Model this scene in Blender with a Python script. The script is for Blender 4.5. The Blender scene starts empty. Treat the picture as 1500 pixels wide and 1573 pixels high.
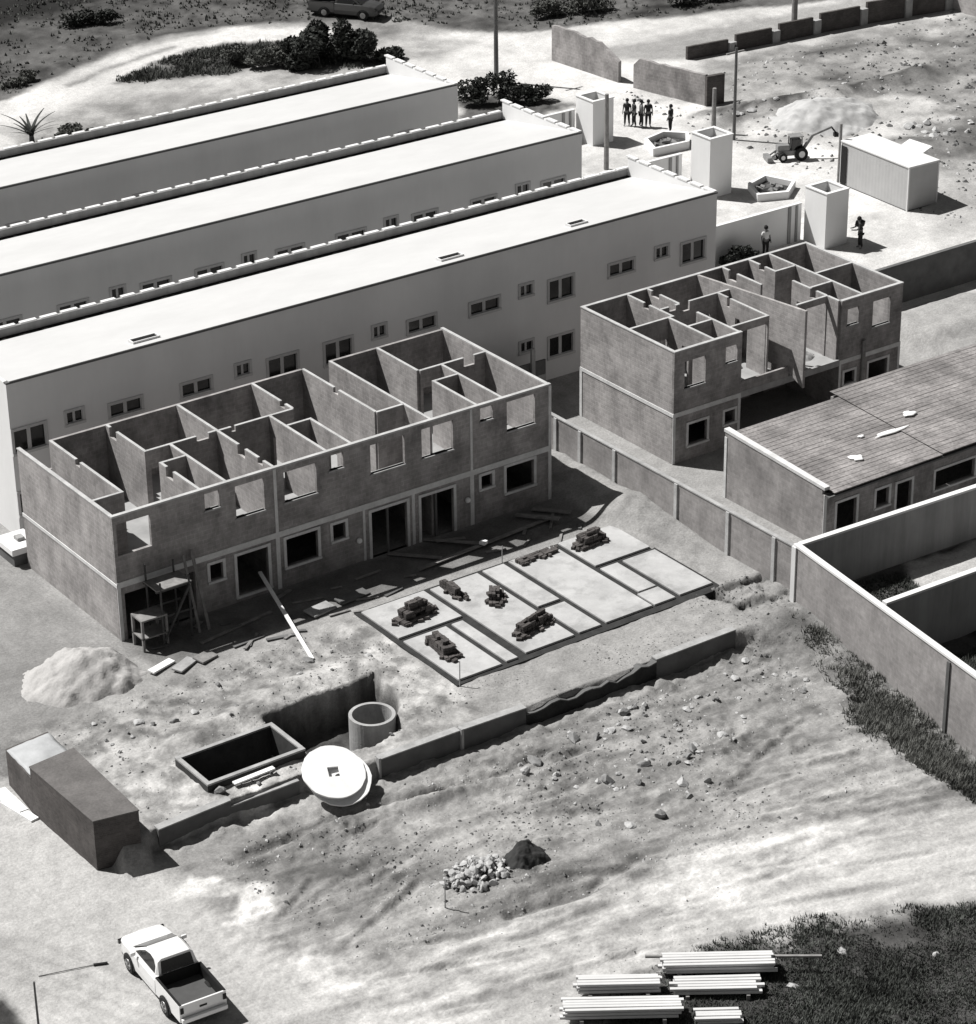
import bpy, bmesh, math, random
import numpy as np
from mathutils import Matrix, Vector
random.seed(7)
S = bpy.context.scene
COL = S.collection
PI = math.pi

# ------------------------------------------------------------------ helpers
def smooth(a, b, x):
    t = np.clip((x - a) / (b - a), 0, 1)
    return t * t * (3 - 2 * t)

_lat = {}
def vnoise(x, y, seed=0):
    if seed not in _lat:
        _lat[seed] = np.random.RandomState(seed).rand(256, 256)
    L = _lat[seed]
    x = np.asarray(x, float); y = np.asarray(y, float)
    xi = np.floor(x).astype(int); yi = np.floor(y).astype(int)
    fx = x - xi; fy = y - yi
    fx = fx * fx * (3 - 2 * fx); fy = fy * fy * (3 - 2 * fy)
    a = L[xi % 256, yi % 256]; b = L[(xi + 1) % 256, yi % 256]
    c = L[xi % 256, (yi + 1) % 256]; d = L[(xi + 1) % 256, (yi + 1) % 256]
    return (a * (1 - fx) + b * fx) * (1 - fy) + (c * (1 - fx) + d * fx) * fy - .5

def fbm(x, y, scale, octs=4, seed=0, gain=.5):
    r = 0; a = 1
    for k in range(octs):
        r = r + a * vnoise(x / scale + 17.3 * k, y / scale + 9.1 * k, seed + k)
        scale = scale * .5; a *= gain
    return r

def polydist(x, y, poly):
    """signed distance to a polygon, positive inside"""
    d = np.full(np.shape(x), 1e9); ins = np.zeros(np.shape(x), bool)
    n = len(poly)
    for i in range(n):
        ax, ay = poly[i]; bx, by = poly[(i + 1) % n]
        ex, ey = bx - ax, by - ay
        t = np.clip(((x - ax) * ex + (y - ay) * ey) / (ex * ex + ey * ey + 1e-9), 0, 1)
        d = np.minimum(d, np.hypot(x - ax - t * ex, y - ay - t * ey))
        if by != ay:
            c = ((ay > y) != (by > y)) & (x < ex * (y - ay) / (by - ay) + ax)
            ins ^= c
    return np.where(ins, d, -d)

def linedist(x, y, pts):
    d = np.full(np.shape(x), 1e9)
    for (ax, ay), (bx, by) in zip(pts[:-1], pts[1:]):
        ex, ey = bx - ax, by - ay
        t = np.clip(((x - ax) * ex + (y - ay) * ey) / (ex * ex + ey * ey), 0, 1)
        d = np.minimum(d, np.hypot(x - ax - t * ex, y - ay - t * ey))
    return d

class MB:
    def __init__(self): self.v = []; self.f = []
    def add(self, vs, fs):
        n = len(self.v); self.v += [tuple(p) for p in vs]; self.f += [tuple(n + i for i in q) for q in fs]
        return self
    def box(self, x0, x1, y0, y1, z0, z1):
        return self.add([(x0,y0,z0),(x1,y0,z0),(x1,y1,z0),(x0,y1,z0),(x0,y0,z1),(x1,y0,z1),(x1,y1,z1),(x0,y1,z1)],
                 [(0,3,2,1),(4,5,6,7),(0,1,5,4),(1,2,6,5),(2,3,7,6),(3,0,4,7)])
    def obox(self, c, s, rz=0, rx=0, ry=0):
        M = Matrix.Translation(c) @ Matrix.Rotation(rz,4,'Z') @ Matrix.Rotation(ry,4,'Y') @ Matrix.Rotation(rx,4,'X')
        a, b, d = s[0]/2, s[1]/2, s[2]/2
        P = [(-a,-b,-d),(a,-b,-d),(a,b,-d),(-a,b,-d),(-a,-b,d),(a,-b,d),(a,b,d),(-a,b,d)]
        return self.add([M @ Vector(p) for p in P], [(0,3,2,1),(4,5,6,7),(0,1,5,4),(1,2,6,5),(2,3,7,6),(3,0,4,7)])
    def beam(self, p, q, w, h=None):
        """a rectangular bar from p to q"""
        h = h or w; p = Vector(p); q = Vector(q); d = (q - p).normalized()
        up = Vector((0,0,1)) if abs(d.z) < .9 else Vector((0,1,0))
        s = d.cross(up).normalized(); t = s.cross(d)
        P = []
        for e in (p, q):
            for a, b in ((-1,-1),(1,-1),(1,1),(-1,1)): P.append(e + s*a*w/2 + t*b*h/2)
        return self.add(P, [(0,3,2,1),(4,5,6,7),(0,1,5,4),(1,2,6,5),(2,3,7,6),(3,0,4,7)])
    def tube(self, p, q, r0, r1=None, n=10):
        r1 = r0 if r1 is None else r1; p = Vector(p); q = Vector(q); d = (q - p).normalized()
        up = Vector((0,0,1)) if abs(d.z) < .9 else Vector((0,1,0))
        s = d.cross(up).normalized(); t = s.cross(d); P = []
        for e, r in ((p, r0), (q, r1)):
            for k in range(n):
                a = 2*PI*k/n; P.append(e + s*math.cos(a)*r + t*math.sin(a)*r)
        F = [(k, (k+1) % n, n + (k+1) % n, n + k) for k in range(n)]
        return self.add(P, F + [tuple(range(n))[::-1], tuple(range(n, 2*n))])
    def prism(self, poly, z0, z1):
        n = len(poly)
        P = [(x,y,z0) for x,y in poly] + [(x,y,z1) for x,y in poly]
        return self.add(P, [tuple(range(n))[::-1], tuple(range(n,2*n))] + [(k,(k+1)%n,n+(k+1)%n,n+k) for k in range(n)])
    def loft(self, rings, cap=True):
        n = len(rings[0]); P = [p for r in rings for p in r]; F = []
        for i in range(len(rings)-1):
            for k in range(n):
                F.append((i*n+k, i*n+(k+1)%n, (i+1)*n+(k+1)%n, (i+1)*n+k))
        if cap: F += [tuple(range(n))[::-1], tuple(range((len(rings)-1)*n, len(rings)*n))]
        return self.add(P, F)
    def cells(self, axis, a0, a1, t0, t1, z0, z1, holes=()):
        """a wall slab along x or y with rectangular holes (a0,a1,z0,z1) right through it; only outer faces"""
        A = sorted({a0, a1} | {min(max(v, a0), a1) for h in holes for v in h[:2]})
        Z = sorted({z0, z1} | {min(max(v, z0), z1) for h in holes for v in h[2:]})
        na, nz = len(A)-1, len(Z)-1
        def solid(i, k):
            if i < 0 or k < 0 or i >= na or k >= nz: return False
            ca, cz = (A[i]+A[i+1])/2, (Z[k]+Z[k+1])/2
            return not any(h[0] < ca < h[1] and h[2] < cz < h[3] for h in holes)
        def P(a, t, z): return (a, t, z) if axis == 'x' else (t, a, z)
        for i in range(na):
            for k in range(nz):
                if not solid(i, k): continue
                a, b, c, d = A[i], A[i+1], Z[k], Z[k+1]
                self.add([P(a,t0,c),P(b,t0,c),P(b,t0,d),P(a,t0,d)], [(0,1,2,3)])
                self.add([P(a,t1,c),P(b,t1,c),P(b,t1,d),P(a,t1,d)], [(3,2,1,0)])
                if not solid(i-1, k): self.add([P(a,t0,c),P(a,t1,c),P(a,t1,d),P(a,t0,d)], [(3,2,1,0)])
                if not solid(i+1, k): self.add([P(b,t0,c),P(b,t1,c),P(b,t1,d),P(b,t0,d)], [(0,1,2,3)])
                if not solid(i, k-1): self.add([P(a,t0,c),P(b,t0,c),P(b,t1,c),P(a,t1,c)], [(3,2,1,0)])
                if not solid(i, k+1): self.add([P(a,t0,d),P(b,t0,d),P(b,t1,d),P(a,t1,d)], [(0,1,2,3)])
        return self
    def build(self, name, mat, parent=None, bevel=0, shade=False, fix=True):
        me = bpy.data.meshes.new(name); me.from_pydata(self.v, [], self.f)
        if fix:
            bm = bmesh.new(); bm.from_mesh(me)
            bmesh.ops.remove_doubles(bm, verts=bm.verts, dist=1e-4)
            bmesh.ops.recalc_face_normals(bm, faces=bm.faces)
            bm.to_mesh(me); bm.free()
        me.materials.append(mat)
        if shade: me.polygons.foreach_set('use_smooth', [True]*len(me.polygons))
        o = bpy.data.objects.new(name, me); COL.objects.link(o)
        if parent: o.parent = parent
        if bevel:
            b = o.modifiers.new('bevel', 'BEVEL'); b.width = bevel; b.segments = 2; b.limit_method = 'ANGLE'
        return o

def tag(o, label, cat, group=None, kind=None):
    if label: o['label'] = label
    if cat: o['category'] = cat
    if group: o['group'] = group
    if kind: o['kind'] = kind
    return o
def thing(name, label, cat, loc=(0,0,0), rz=0, group=None):
    o = bpy.data.objects.new(name, None); COL.objects.link(o)
    o.location = loc; o.rotation_euler = (0,0,rz); o.empty_display_size = .3
    return tag(o, label, cat, group)
def dup(o, loc, rz=None, label=None, parent=None):
    c = o.copy(); COL.objects.link(c)
    if parent: c.parent = parent
    if loc is not None: c.location = loc
    if rz is not None: c.rotation_euler = (0,0,rz)
    if label: c['label'] = label
    for ch in list(o.children): dup(ch, None, None, None, c)
    return c

# ------------------------------------------------------------------ materials
ALB = .66      # the picture is exposed bright: real albedos, exposure raised to match
def mat(name, c, rough=.9, var=.15, scale=1.5, bump=0., bscale=8., tint=(1,1,1), spec=.2, fine=0., detail=6, coat=0, metal=0):
    c = c*ALB if c < .6 else c*(ALB+.12)
    m = bpy.data.materials.new(name); m.use_nodes = True; nt = m.node_tree; N = nt.nodes; L = nt.links
    b = N['Principled BSDF']; b.inputs['Roughness'].default_value = rough
    b.inputs['Specular IOR Level'].default_value = spec; b.inputs['Metallic'].default_value = metal
    b.inputs['Coat Weight'].default_value = coat
    tc = N.new('ShaderNodeTexCoord')
    n = N.new('ShaderNodeTexNoise'); n.inputs['Scale'].default_value = scale; n.inputs['Detail'].default_value = detail
    n.inputs['Roughness'].default_value = .62
    L.new(tc.outputs['Object'], n.inputs['Vector'])
    r = N.new('ShaderNodeMapRange'); r.inputs[1].default_value = .3; r.inputs[2].default_value = .7
    r.inputs[3].default_value = c*(1-var); r.inputs[4].default_value = c*(1+var)
    L.new(n.outputs['Fac'], r.inputs[0]); out = r.outputs[0]
    if fine:
        n2 = N.new('ShaderNodeTexNoise'); n2.inputs['Scale'].default_value = scale*9; n2.inputs['Detail'].default_value = 4
        L.new(tc.outputs['Object'], n2.inputs['Vector'])
        r2 = N.new('ShaderNodeMapRange'); r2.inputs[1].default_value = .3; r2.inputs[2].default_value = .7
        r2.inputs[3].default_value = 1-fine; r2.inputs[4].default_value = 1+fine
        L.new(n2.outputs['Fac'], r2.inputs[0])
        mu = N.new('ShaderNodeMath'); mu.operation = 'MULTIPLY'; L.new(out, mu.inputs[0]); L.new(r2.outputs[0], mu.inputs[1]); out = mu.outputs[0]
    cc = N.new('ShaderNodeCombineColor')
    for k in range(3):
        mu = N.new('ShaderNodeMath'); mu.operation = 'MULTIPLY'; mu.inputs[1].default_value = tint[k]
        L.new(out, mu.inputs[0]); L.new(mu.outputs[0], cc.inputs[k])
    L.new(cc.outputs[0], b.inputs['Base Color'])
    if bump:
        n3 = N.new('ShaderNodeTexNoise'); n3.inputs['Scale'].default_value = bscale; n3.inputs['Detail'].default_value = 5
        L.new(tc.outputs['Object'], n3.inputs['Vector'])
        bp = N.new('ShaderNodeBump'); bp.inputs['Strength'].default_value = bump; bp.inputs['Distance'].default_value = .05
        L.new(n3.outputs['Fac'], bp.inputs['Height']); L.new(bp.outputs[0], b.inputs['Normal'])
    return m

def brickmat(name, c, mortar, bw=.39, bh=.2, msize=.02, var=.25, tint=(1.03,.99,.98), swap=False):
    m = mat(name, c, .95, .22, .7, 0, tint=tint, fine=.1); nt = m.node_tree; N = nt.nodes; L = nt.links
    b = N['Principled BSDF']; src = b.inputs['Base Color'].links[0].from_socket
    tc = N.new('ShaderNodeTexCoord'); sp = N.new('ShaderNodeSeparateXYZ'); L.new(tc.outputs['Object'], sp.inputs[0])
    ad = N.new('ShaderNodeMath'); ad.operation = 'ADD'; L.new(sp.outputs[0], ad.inputs[0]); L.new(sp.outputs[1], ad.inputs[1])
    cb = N.new('ShaderNodeCombineXYZ'); L.new(ad.outputs[0], cb.inputs[0]); L.new(sp.outputs[2], cb.inputs[1])
    br = N.new('ShaderNodeTexBrick'); br.inputs['Scale'].default_value = 1; br.inputs['Brick Width'].default_value = bw
    br.inputs['Row Height'].default_value = bh; br.inputs['Mortar Size'].default_value = msize; br.inputs['Mortar Smooth'].default_value = .4
    br.inputs['Color1'].default_value = (1-var,)*3+(1,); br.inputs['Color2'].default_value = (1+var,)*3+(1,)
    br.inputs['Mortar'].default_value = (mortar/c,)*3+(1,)
    L.new(cb.outputs[0], br.inputs['Vector'])
    mx = N.new('ShaderNodeMix'); mx.data_type = 'RGBA'; mx.blend_type = 'MULTIPLY'; mx.inputs[0].default_value = 1
    L.new(src, mx.inputs[6]); L.new(br.outputs['Color'], mx.inputs[7]); L.new(mx.outputs[2], b.inputs['Base Color'])
    bp = N.new('ShaderNodeBump'); bp.inputs['Strength'].default_value = .4; bp.inputs['Distance'].default_value = .01; bp.invert = True
    L.new(br.outputs['Fac'], bp.inputs['Height']); L.new(bp.outputs[0], b.inputs['Normal'])
    return m

def stripemat(name, c, per, axis, depth=.35, **kw):
    """ribbed sheet: wave bump along one object axis"""
    m = mat(name, c, **kw); nt = m.node_tree; N = nt.nodes; L = nt.links; b = N['Principled BSDF']
    tc = N.new('ShaderNodeTexCoord'); sp = N.new('ShaderNodeSeparateXYZ'); L.new(tc.outputs['Object'], sp.inputs[0])
    mu = N.new('ShaderNodeMath'); mu.operation = 'MULTIPLY'; mu.inputs[1].default_value = 2*PI/per; L.new(sp.outputs[axis], mu.inputs[0])
    si = N.new('ShaderNodeMath'); si.operation = 'SINE'; L.new(mu.outputs[0], si.inputs[0])
    bp = N.new('ShaderNodeBump'); bp.inputs['Strength'].default_value = depth; bp.inputs['Distance'].default_value = .04
    L.new(si.outputs[0], bp.inputs['Height']); L.new(bp.outputs[0], b.inputs['Normal'])
    return m

WARM = (1.02, 1.0, .985)
M = dict(
    brick=brickmat('hollow_brick', .42, .48, var=.08),
    brick_side=brickmat('brightened_brick', .46, .52, var=.08),  # same brick made paler, so sunlit side walls come out brighter
    brown=brickmat('old_brick', .12, .14, .22, .08, .012, .15, (1.06,.98,.95)),
    block=brickmat('concrete_block', .40, .45, .4, .2, .012, .07),
    conc=mat('concrete', .50, .9, .18, 1.2, .2, 10, fine=.06),
    pale=mat('pale_cement', .70, .9, .15, 1.5, .2, 10, fine=.06), trim=mat('cement_trim', .58, .9, .2, 1.5, .2, 10, fine=.06),
    conc_dark=mat('dark_shade_concrete', .17, .95, .25, 1.0, .2, 10),  # dark tone; shade of the retaining wall faces is put into it
    conc_pale=mat('pale_concrete', .56, .85, .16, .5, .1, 12, fine=.05),
    floor=mat('screed_floor', .42, .9, .2, .8),
    plaster=mat('white_plaster', .90, .85, .05, .22, .05, 5),
    roofwhite=mat('white_roof_sheet', .615, .6, .02, .4),
    cap=mat('white_coping', .78, .8, .04, 1.0),
    gutter_shade=mat('grey_gutter', .16, .6, .1, 2),
    parapet=mat('grey_parapet', .45, .9, .1, .6),
    tankin=mat('dark_tank_concrete', .07, .9, .3, 1.5, .2, 8),  # near-black tone for the tank and bin insides
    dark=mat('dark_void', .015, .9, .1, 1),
    glass=mat('window_glass', .02, .08, .1, 1, spec=.5),
    frame=mat('window_trim', .62, .8, .08, 2),
    brown_top=mat('paler_brown_brick', .165, .95, .2, 1.2, .3, 9, fine=.12, tint=(1.04,.99,.97)),  # stack top, paler than its sides
    wood=mat('weathered_wood', .30, .85, .3, 3, .2, 20, tint=WARM),
    wood_pale=mat('pale_timber', .75, .8, .1, 3),
    metal=mat('dull_steel', .16, .5, .2, 3, metal=.3),
    white_paint=mat('white_car_paint', .88, .22, .01, 1, spec=.5, coat=.6),
    black=mat('black_plastic', .02, .5, .1, 3),
    rubber=mat('tyre_rubber', .025, .85, .2, 6),
    rim=mat('wheel_rim', .5, .35, .05, 3, metal=.6),
    liner=mat('bed_liner', .10, .7, .12, 3),
    cont=stripemat('container_paint', .58, .28, 1, .06, rough=.6, var=.05),
    cont_roof=mat('container_roof', .74, .6, .03, 1),
    sand=mat('pale_sand', .52, .97, .10, 1.3, .5, 9, fine=.08, tint=WARM),
    rock=mat('pale_rubble', .55, .95, .3, 1.2, .4, 7),
    rock_dark=mat('grey_stone', .30, .95, .3, 1.2, .4, 7),
    soil_mid=mat('clod_soil', .17, 1, .3, 2, .5, 8), soil_dark=mat('dark_soil', .05, 1, .3, 2, .5, 8),
    steel=mat('white_primed_steel', .66, .5, .08, 1.0), lid=mat('white_cement', .98, .8, .02, 2),
    tarp=mat('pale_tarp', .55, .5, .15, 1.2, .5, 3, tint=(.98,1,1.02)),
    tile=mat('clay_tile', .32, .95, .30, .9, .3, 9, fine=.25, tint=(1.04,.99,.98)),
    sheet=stripemat('roof_sheet', .82, .16, 0, .9, rough=.5, var=.05),
    skin=mat('skin', .2, .6, .05, 3), cloth_d=mat('dark_cloth', .03, .9, .2, 4), cloth_w=mat('white_cloth', .75, .9, .05, 4),
    cloth_g=mat('grey_cloth', .2, .9, .2, 4), hair=mat('dark_hair', .02, .8, .1, 4),
    leaf=mat('leaf', .055, .8, .55, 1.3, tint=(.97,1.03,.95)), leaf_pale=mat('dry_leaf', .13, .85, .4, 1.5, tint=(1,1.02,.95)),
    grass=mat('grass_blade', .12, .85, .6, .6, tint=(.97,1.03,.95)), field=mat('field_grass', .13, .9, .4, .3, tint=(.99,1.02,.96)), weed=mat('weed_blade', .22, .9, .5, .6, tint=(1,1.01,.95)),
    bark=mat('bark', .1, .95, .3, 3, .4, 8),
    truck=mat('grey_car_paint', .05, .3, .1, 2, spec=.5, coat=.4),
    loader=mat('loader_paint', .30, .5, .2, 2, coat=.2),
)

def stain(m, amt, sx=1.3, sz=.10, lo=.35, hi=.62):
    nt=m.node_tree; N=nt.nodes; L=nt.links; b=N['Principled BSDF']; src=b.inputs['Base Color'].links[0].from_socket
    tc=N.new('ShaderNodeTexCoord'); mp=N.new('ShaderNodeMapping'); mp.inputs['Scale'].default_value=(sx,sx,sz); L.new(tc.outputs['Object'],mp.inputs[0])
    n=N.new('ShaderNodeTexNoise'); n.inputs['Scale'].default_value=1; n.inputs['Detail'].default_value=7; n.inputs['Roughness'].default_value=.7; L.new(mp.outputs[0],n.inputs['Vector'])
    r=N.new('ShaderNodeMapRange'); r.inputs[1].default_value=lo; r.inputs[2].default_value=hi; r.inputs[3].default_value=1-amt; r.inputs[4].default_value=1; L.new(n.outputs['Fac'],r.inputs[0])
    v=N.new('ShaderNodeVectorMath'); v.operation='SCALE'; L.new(src,v.inputs[0]); L.new(r.outputs[0],v.inputs['Scale']); L.new(v.outputs[0],b.inputs['Base Color'])
stain(M['plaster'],.07,.40,.10); stain(M['parapet'],.25); stain(M['conc'],.22,2.0,.5); stain(M['block'],.22,1.2,.4); stain(M['lid'],.10,2.5,2.5); stain(M['conc_pale'],.22,.9,.9,.36,.5)
stain(M['brick'],.42,.8,.5,.36,.58); stain(M['brick_side'],.28,.9,.5,.36,.56); stain(M['tile'],.35,.35,3.0,.34,.56); stain(M['roofwhite'],.07,.25,2.0)
stain(M['brown'],.3,1.2,1.0)

# ------------------------------------------------------------------ terrain
PIT = [(1.5,-9.0),(3.6,-8.6),(6.6,-8.7),(6.4,-10.6),(5.7,-11.6),(5.3,-12.5),(3.6,-12.9),(2.3,-12.6),(1.5,-12.4)]
TANK = (-2.9, 1.05, -12.0, -9.9)
TRENCH = [[(22.0,-11.4),(25.4,-11.6)],[(22.2,-12.9),(24.4,-13.2)],[(22.0,-11.4),(22.2,-12.9)]]
def height(x, y):
    w = .10 + 4.5*smooth(20.3, 24, x) + 1.3*(1-smooth(-6.7,-6.0,x))
    yw = np.where(x < 1.6, -13.14, -13.98-(x-3.3)*.029) + 1.0*smooth(20.3, 24, x)
    m = np.maximum(smooth(0, 1, (yw - y)/w), smooth(-7.2,-7.8,x)*smooth(-2.5,-6.0,y))
    z = m*(-.78 - .013*np.clip(-15-y, 0, 40))
    z = z + .55*smooth(21.5, 24.4, x)*smooth(-13.5,-17,y)*smooth(-46,-20,y)
    lot = m*smooth(-9, -5, x)
    nz = fbm(x, y, 3.0, 5, 3, .55)
    u = x; v = y + .12*x; u2 = x*.967 - y*.256; v2 = x*.256 + y*.967
    streak = fbm(u*.25, v, .9, 4, 21, .65); road = fbm(u2*.16, v2, .5, 4, 25, .6); fine = fbm(x, y, .55, 3, 27, .75)
    dens = np.clip(.5+1.4*fbm(x,y,4.0,3,29),.15,1.2)
    z = z + lot*smooth(-26,-21.5,y)*(.12*nz + .11*np.abs(streak) - .03 + .12*dens*fine + .10*dens*fbm(x,y,.27,2,33,.7))
    z = z + lot*smooth(-21,-26,y)*(.085*road+.03*fine)
    z = z + (1-lot)*m*.03*fine
    z = z + lot*.15*np.exp(-((yw-y-.5)/.5)**2)*np.clip(.3+1.8*fbm(x,y,1.1,4,93,.7),0,1.6)
    # broken ground between the houses and the front wall
    front = smooth(-15,-13,y)*smooth(-3.5,-5,y)*smooth(-8.5,-6,x)*smooth(24.5,23,x)
    slab = smooth(8.5,9.3,x)*smooth(23,22.4,x)*smooth(-11.6,-10.9,y)*smooth(-3.3,-3.9,y)
    z = z + front*(1-slab)*(.13*fbm(x, y, 1.7, 5, 8, .6)+.10*np.clip(fbm(x,y,.5,3,9,.7),0,1)*smooth(9,8,x))
    z = z + .32*np.exp(-(linedist(x,y,[(-1.5,-8.4),(2.5,-7.8),(6.6,-7.6),(7.2,-9.3)])/.75)**2)*(1+.9*fbm(x,y,1.2,4,31))
    # spoil banked against the block wall
    z = z + .62*smooth(21.9,24.2,x)*smooth(25.2,24.6,x)*smooth(-9,-4,y)*smooth(5.5,2.5,y)*(1+.5*fbm(x,y,1.6,4,40))
    z = z + .25*np.exp(-((x-22.9)/.9)**2-((y+3.2)/1.0)**2)
    # rough lot far behind and sand bank
    far = smooth(60,66,x)*smooth(46,42,y)*smooth(14,20,y)
    z = z + far*(.5*fbm(x,y,5,5,50,.55)+.05)
    z = z + far*.45*np.exp(-(linedist(x,y,[(63,38.5),(69,36.5),(74,36.0),(82,37)])/.9)**2)
    z = z + 1.0*smooth(46.6,47.6,x+.6*vnoise(x,y,61))*smooth(7.0,4.6,y)*smooth(-4.4,-1.2,y)*(1-smooth(56,62,x))*(1+.35*fbm(x,y,2.0,5,60))
    field = smooth(58,64,y-.0*x)
    z = z + field*.25*fbm(x,y,4,4,70)
    # cut pit, tank hole, ruts
    nwarp = .35*fbm(x,y,.9,4,80)
    z = z - 1.55*smooth(-.10,.14,polydist(x,y,PIT)+nwarp*.6)
    tk = np.minimum(np.minimum(x-TANK[0],TANK[1]-x),np.minimum(y-TANK[2],TANK[3]-y))
    z = np.where(tk > -.02, np.minimum(z,-1.9), z)
    for t in TRENCH: z = z - .30*np.exp(-((linedist(x,y,t)+nwarp*1.1)/.17)**2)*np.clip(.7+2.2*fbm(x,y,.8,4,83,.7),0,1.8)
    z = z + smooth(21.5,22.2,x)*smooth(25,24.5,x)*smooth(-14.5,-13.6,y)*smooth(-10.8,-11.4,y)*.22*fbm(x,y,.6,4,84,.75)
    # bulldozer ruts in the lower lot
    for pts in ([( -4,-15.6),(1,-15.3),(5,-16.1)],[(3.5,-15.9),(7,-16.4),(10,-16.2)],[(7.5,-16.8),(11,-17.1)],[(2,-24.2),(5,-24.6),(8,-24.0)]):
        z = z - .22*np.exp(-((linedist(x,y,pts)+nwarp*.6)/.22)**2) + .15*np.exp(-((linedist(x,y+.55,pts)+nwarp*.6)/.3)**2)
    rr = np.random.RandomState(5)
    for i in range(46):
        if i < 26: cx=rr.uniform(-4,19); cy=rr.uniform(-23.5,-15.6); L_=rr.uniform(1.2,4.5); an=.10+rr.normal(0,.22); wd=rr.uniform(.10,.2); dp=rr.uniform(.05,.13)
        else: cx=rr.uniform(-4,20); cy=rr.uniform(-30,-23.5); L_=rr.uniform(2,7); an=-.26+rr.normal(0,.10); wd=rr.uniform(.09,.15); dp=rr.uniform(.04,.09)
        if cx>8 and -20.5<cy<-15.5 and i<26: continue
        cv=rr.uniform(-.12,.12); pts=[(cx+t*L_*math.cos(an+cv*t),cy+t*L_*math.sin(an+cv*t)) for t in np.linspace(-.5,.5,6)]
        bb=(np.abs(x-cx)<L_)&(np.abs(y-cy)<L_*.5+1.2)
        if not bb.any(): continue
        xb,yb=x[bb],y[bb]; dd=linedist(xb,yb,pts)+.12*vnoise(xb*2,yb*2,90+i); z=np.array(z)
        z[bb]=z[bb]-dp*np.exp(-(dd/wd)**2)+dp*.75*np.exp(-((linedist(xb,yb-wd*1.7,pts)+.12*vnoise(xb*2,yb*2,91))/wd)**2)
    for (cx,cy,rx,ry,a) in ((2.6,-22.4,2.4,1.1,.25),(4.2,-23.3,2.2,.5,.3)):
        z = z + a*np.exp(-((x-cx)/rx)**2-((y-cy)/ry)**2)
    return z

def gz(x, y): return float(height(np.array([float(x)]), np.array([float(y)]))[0])

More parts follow.
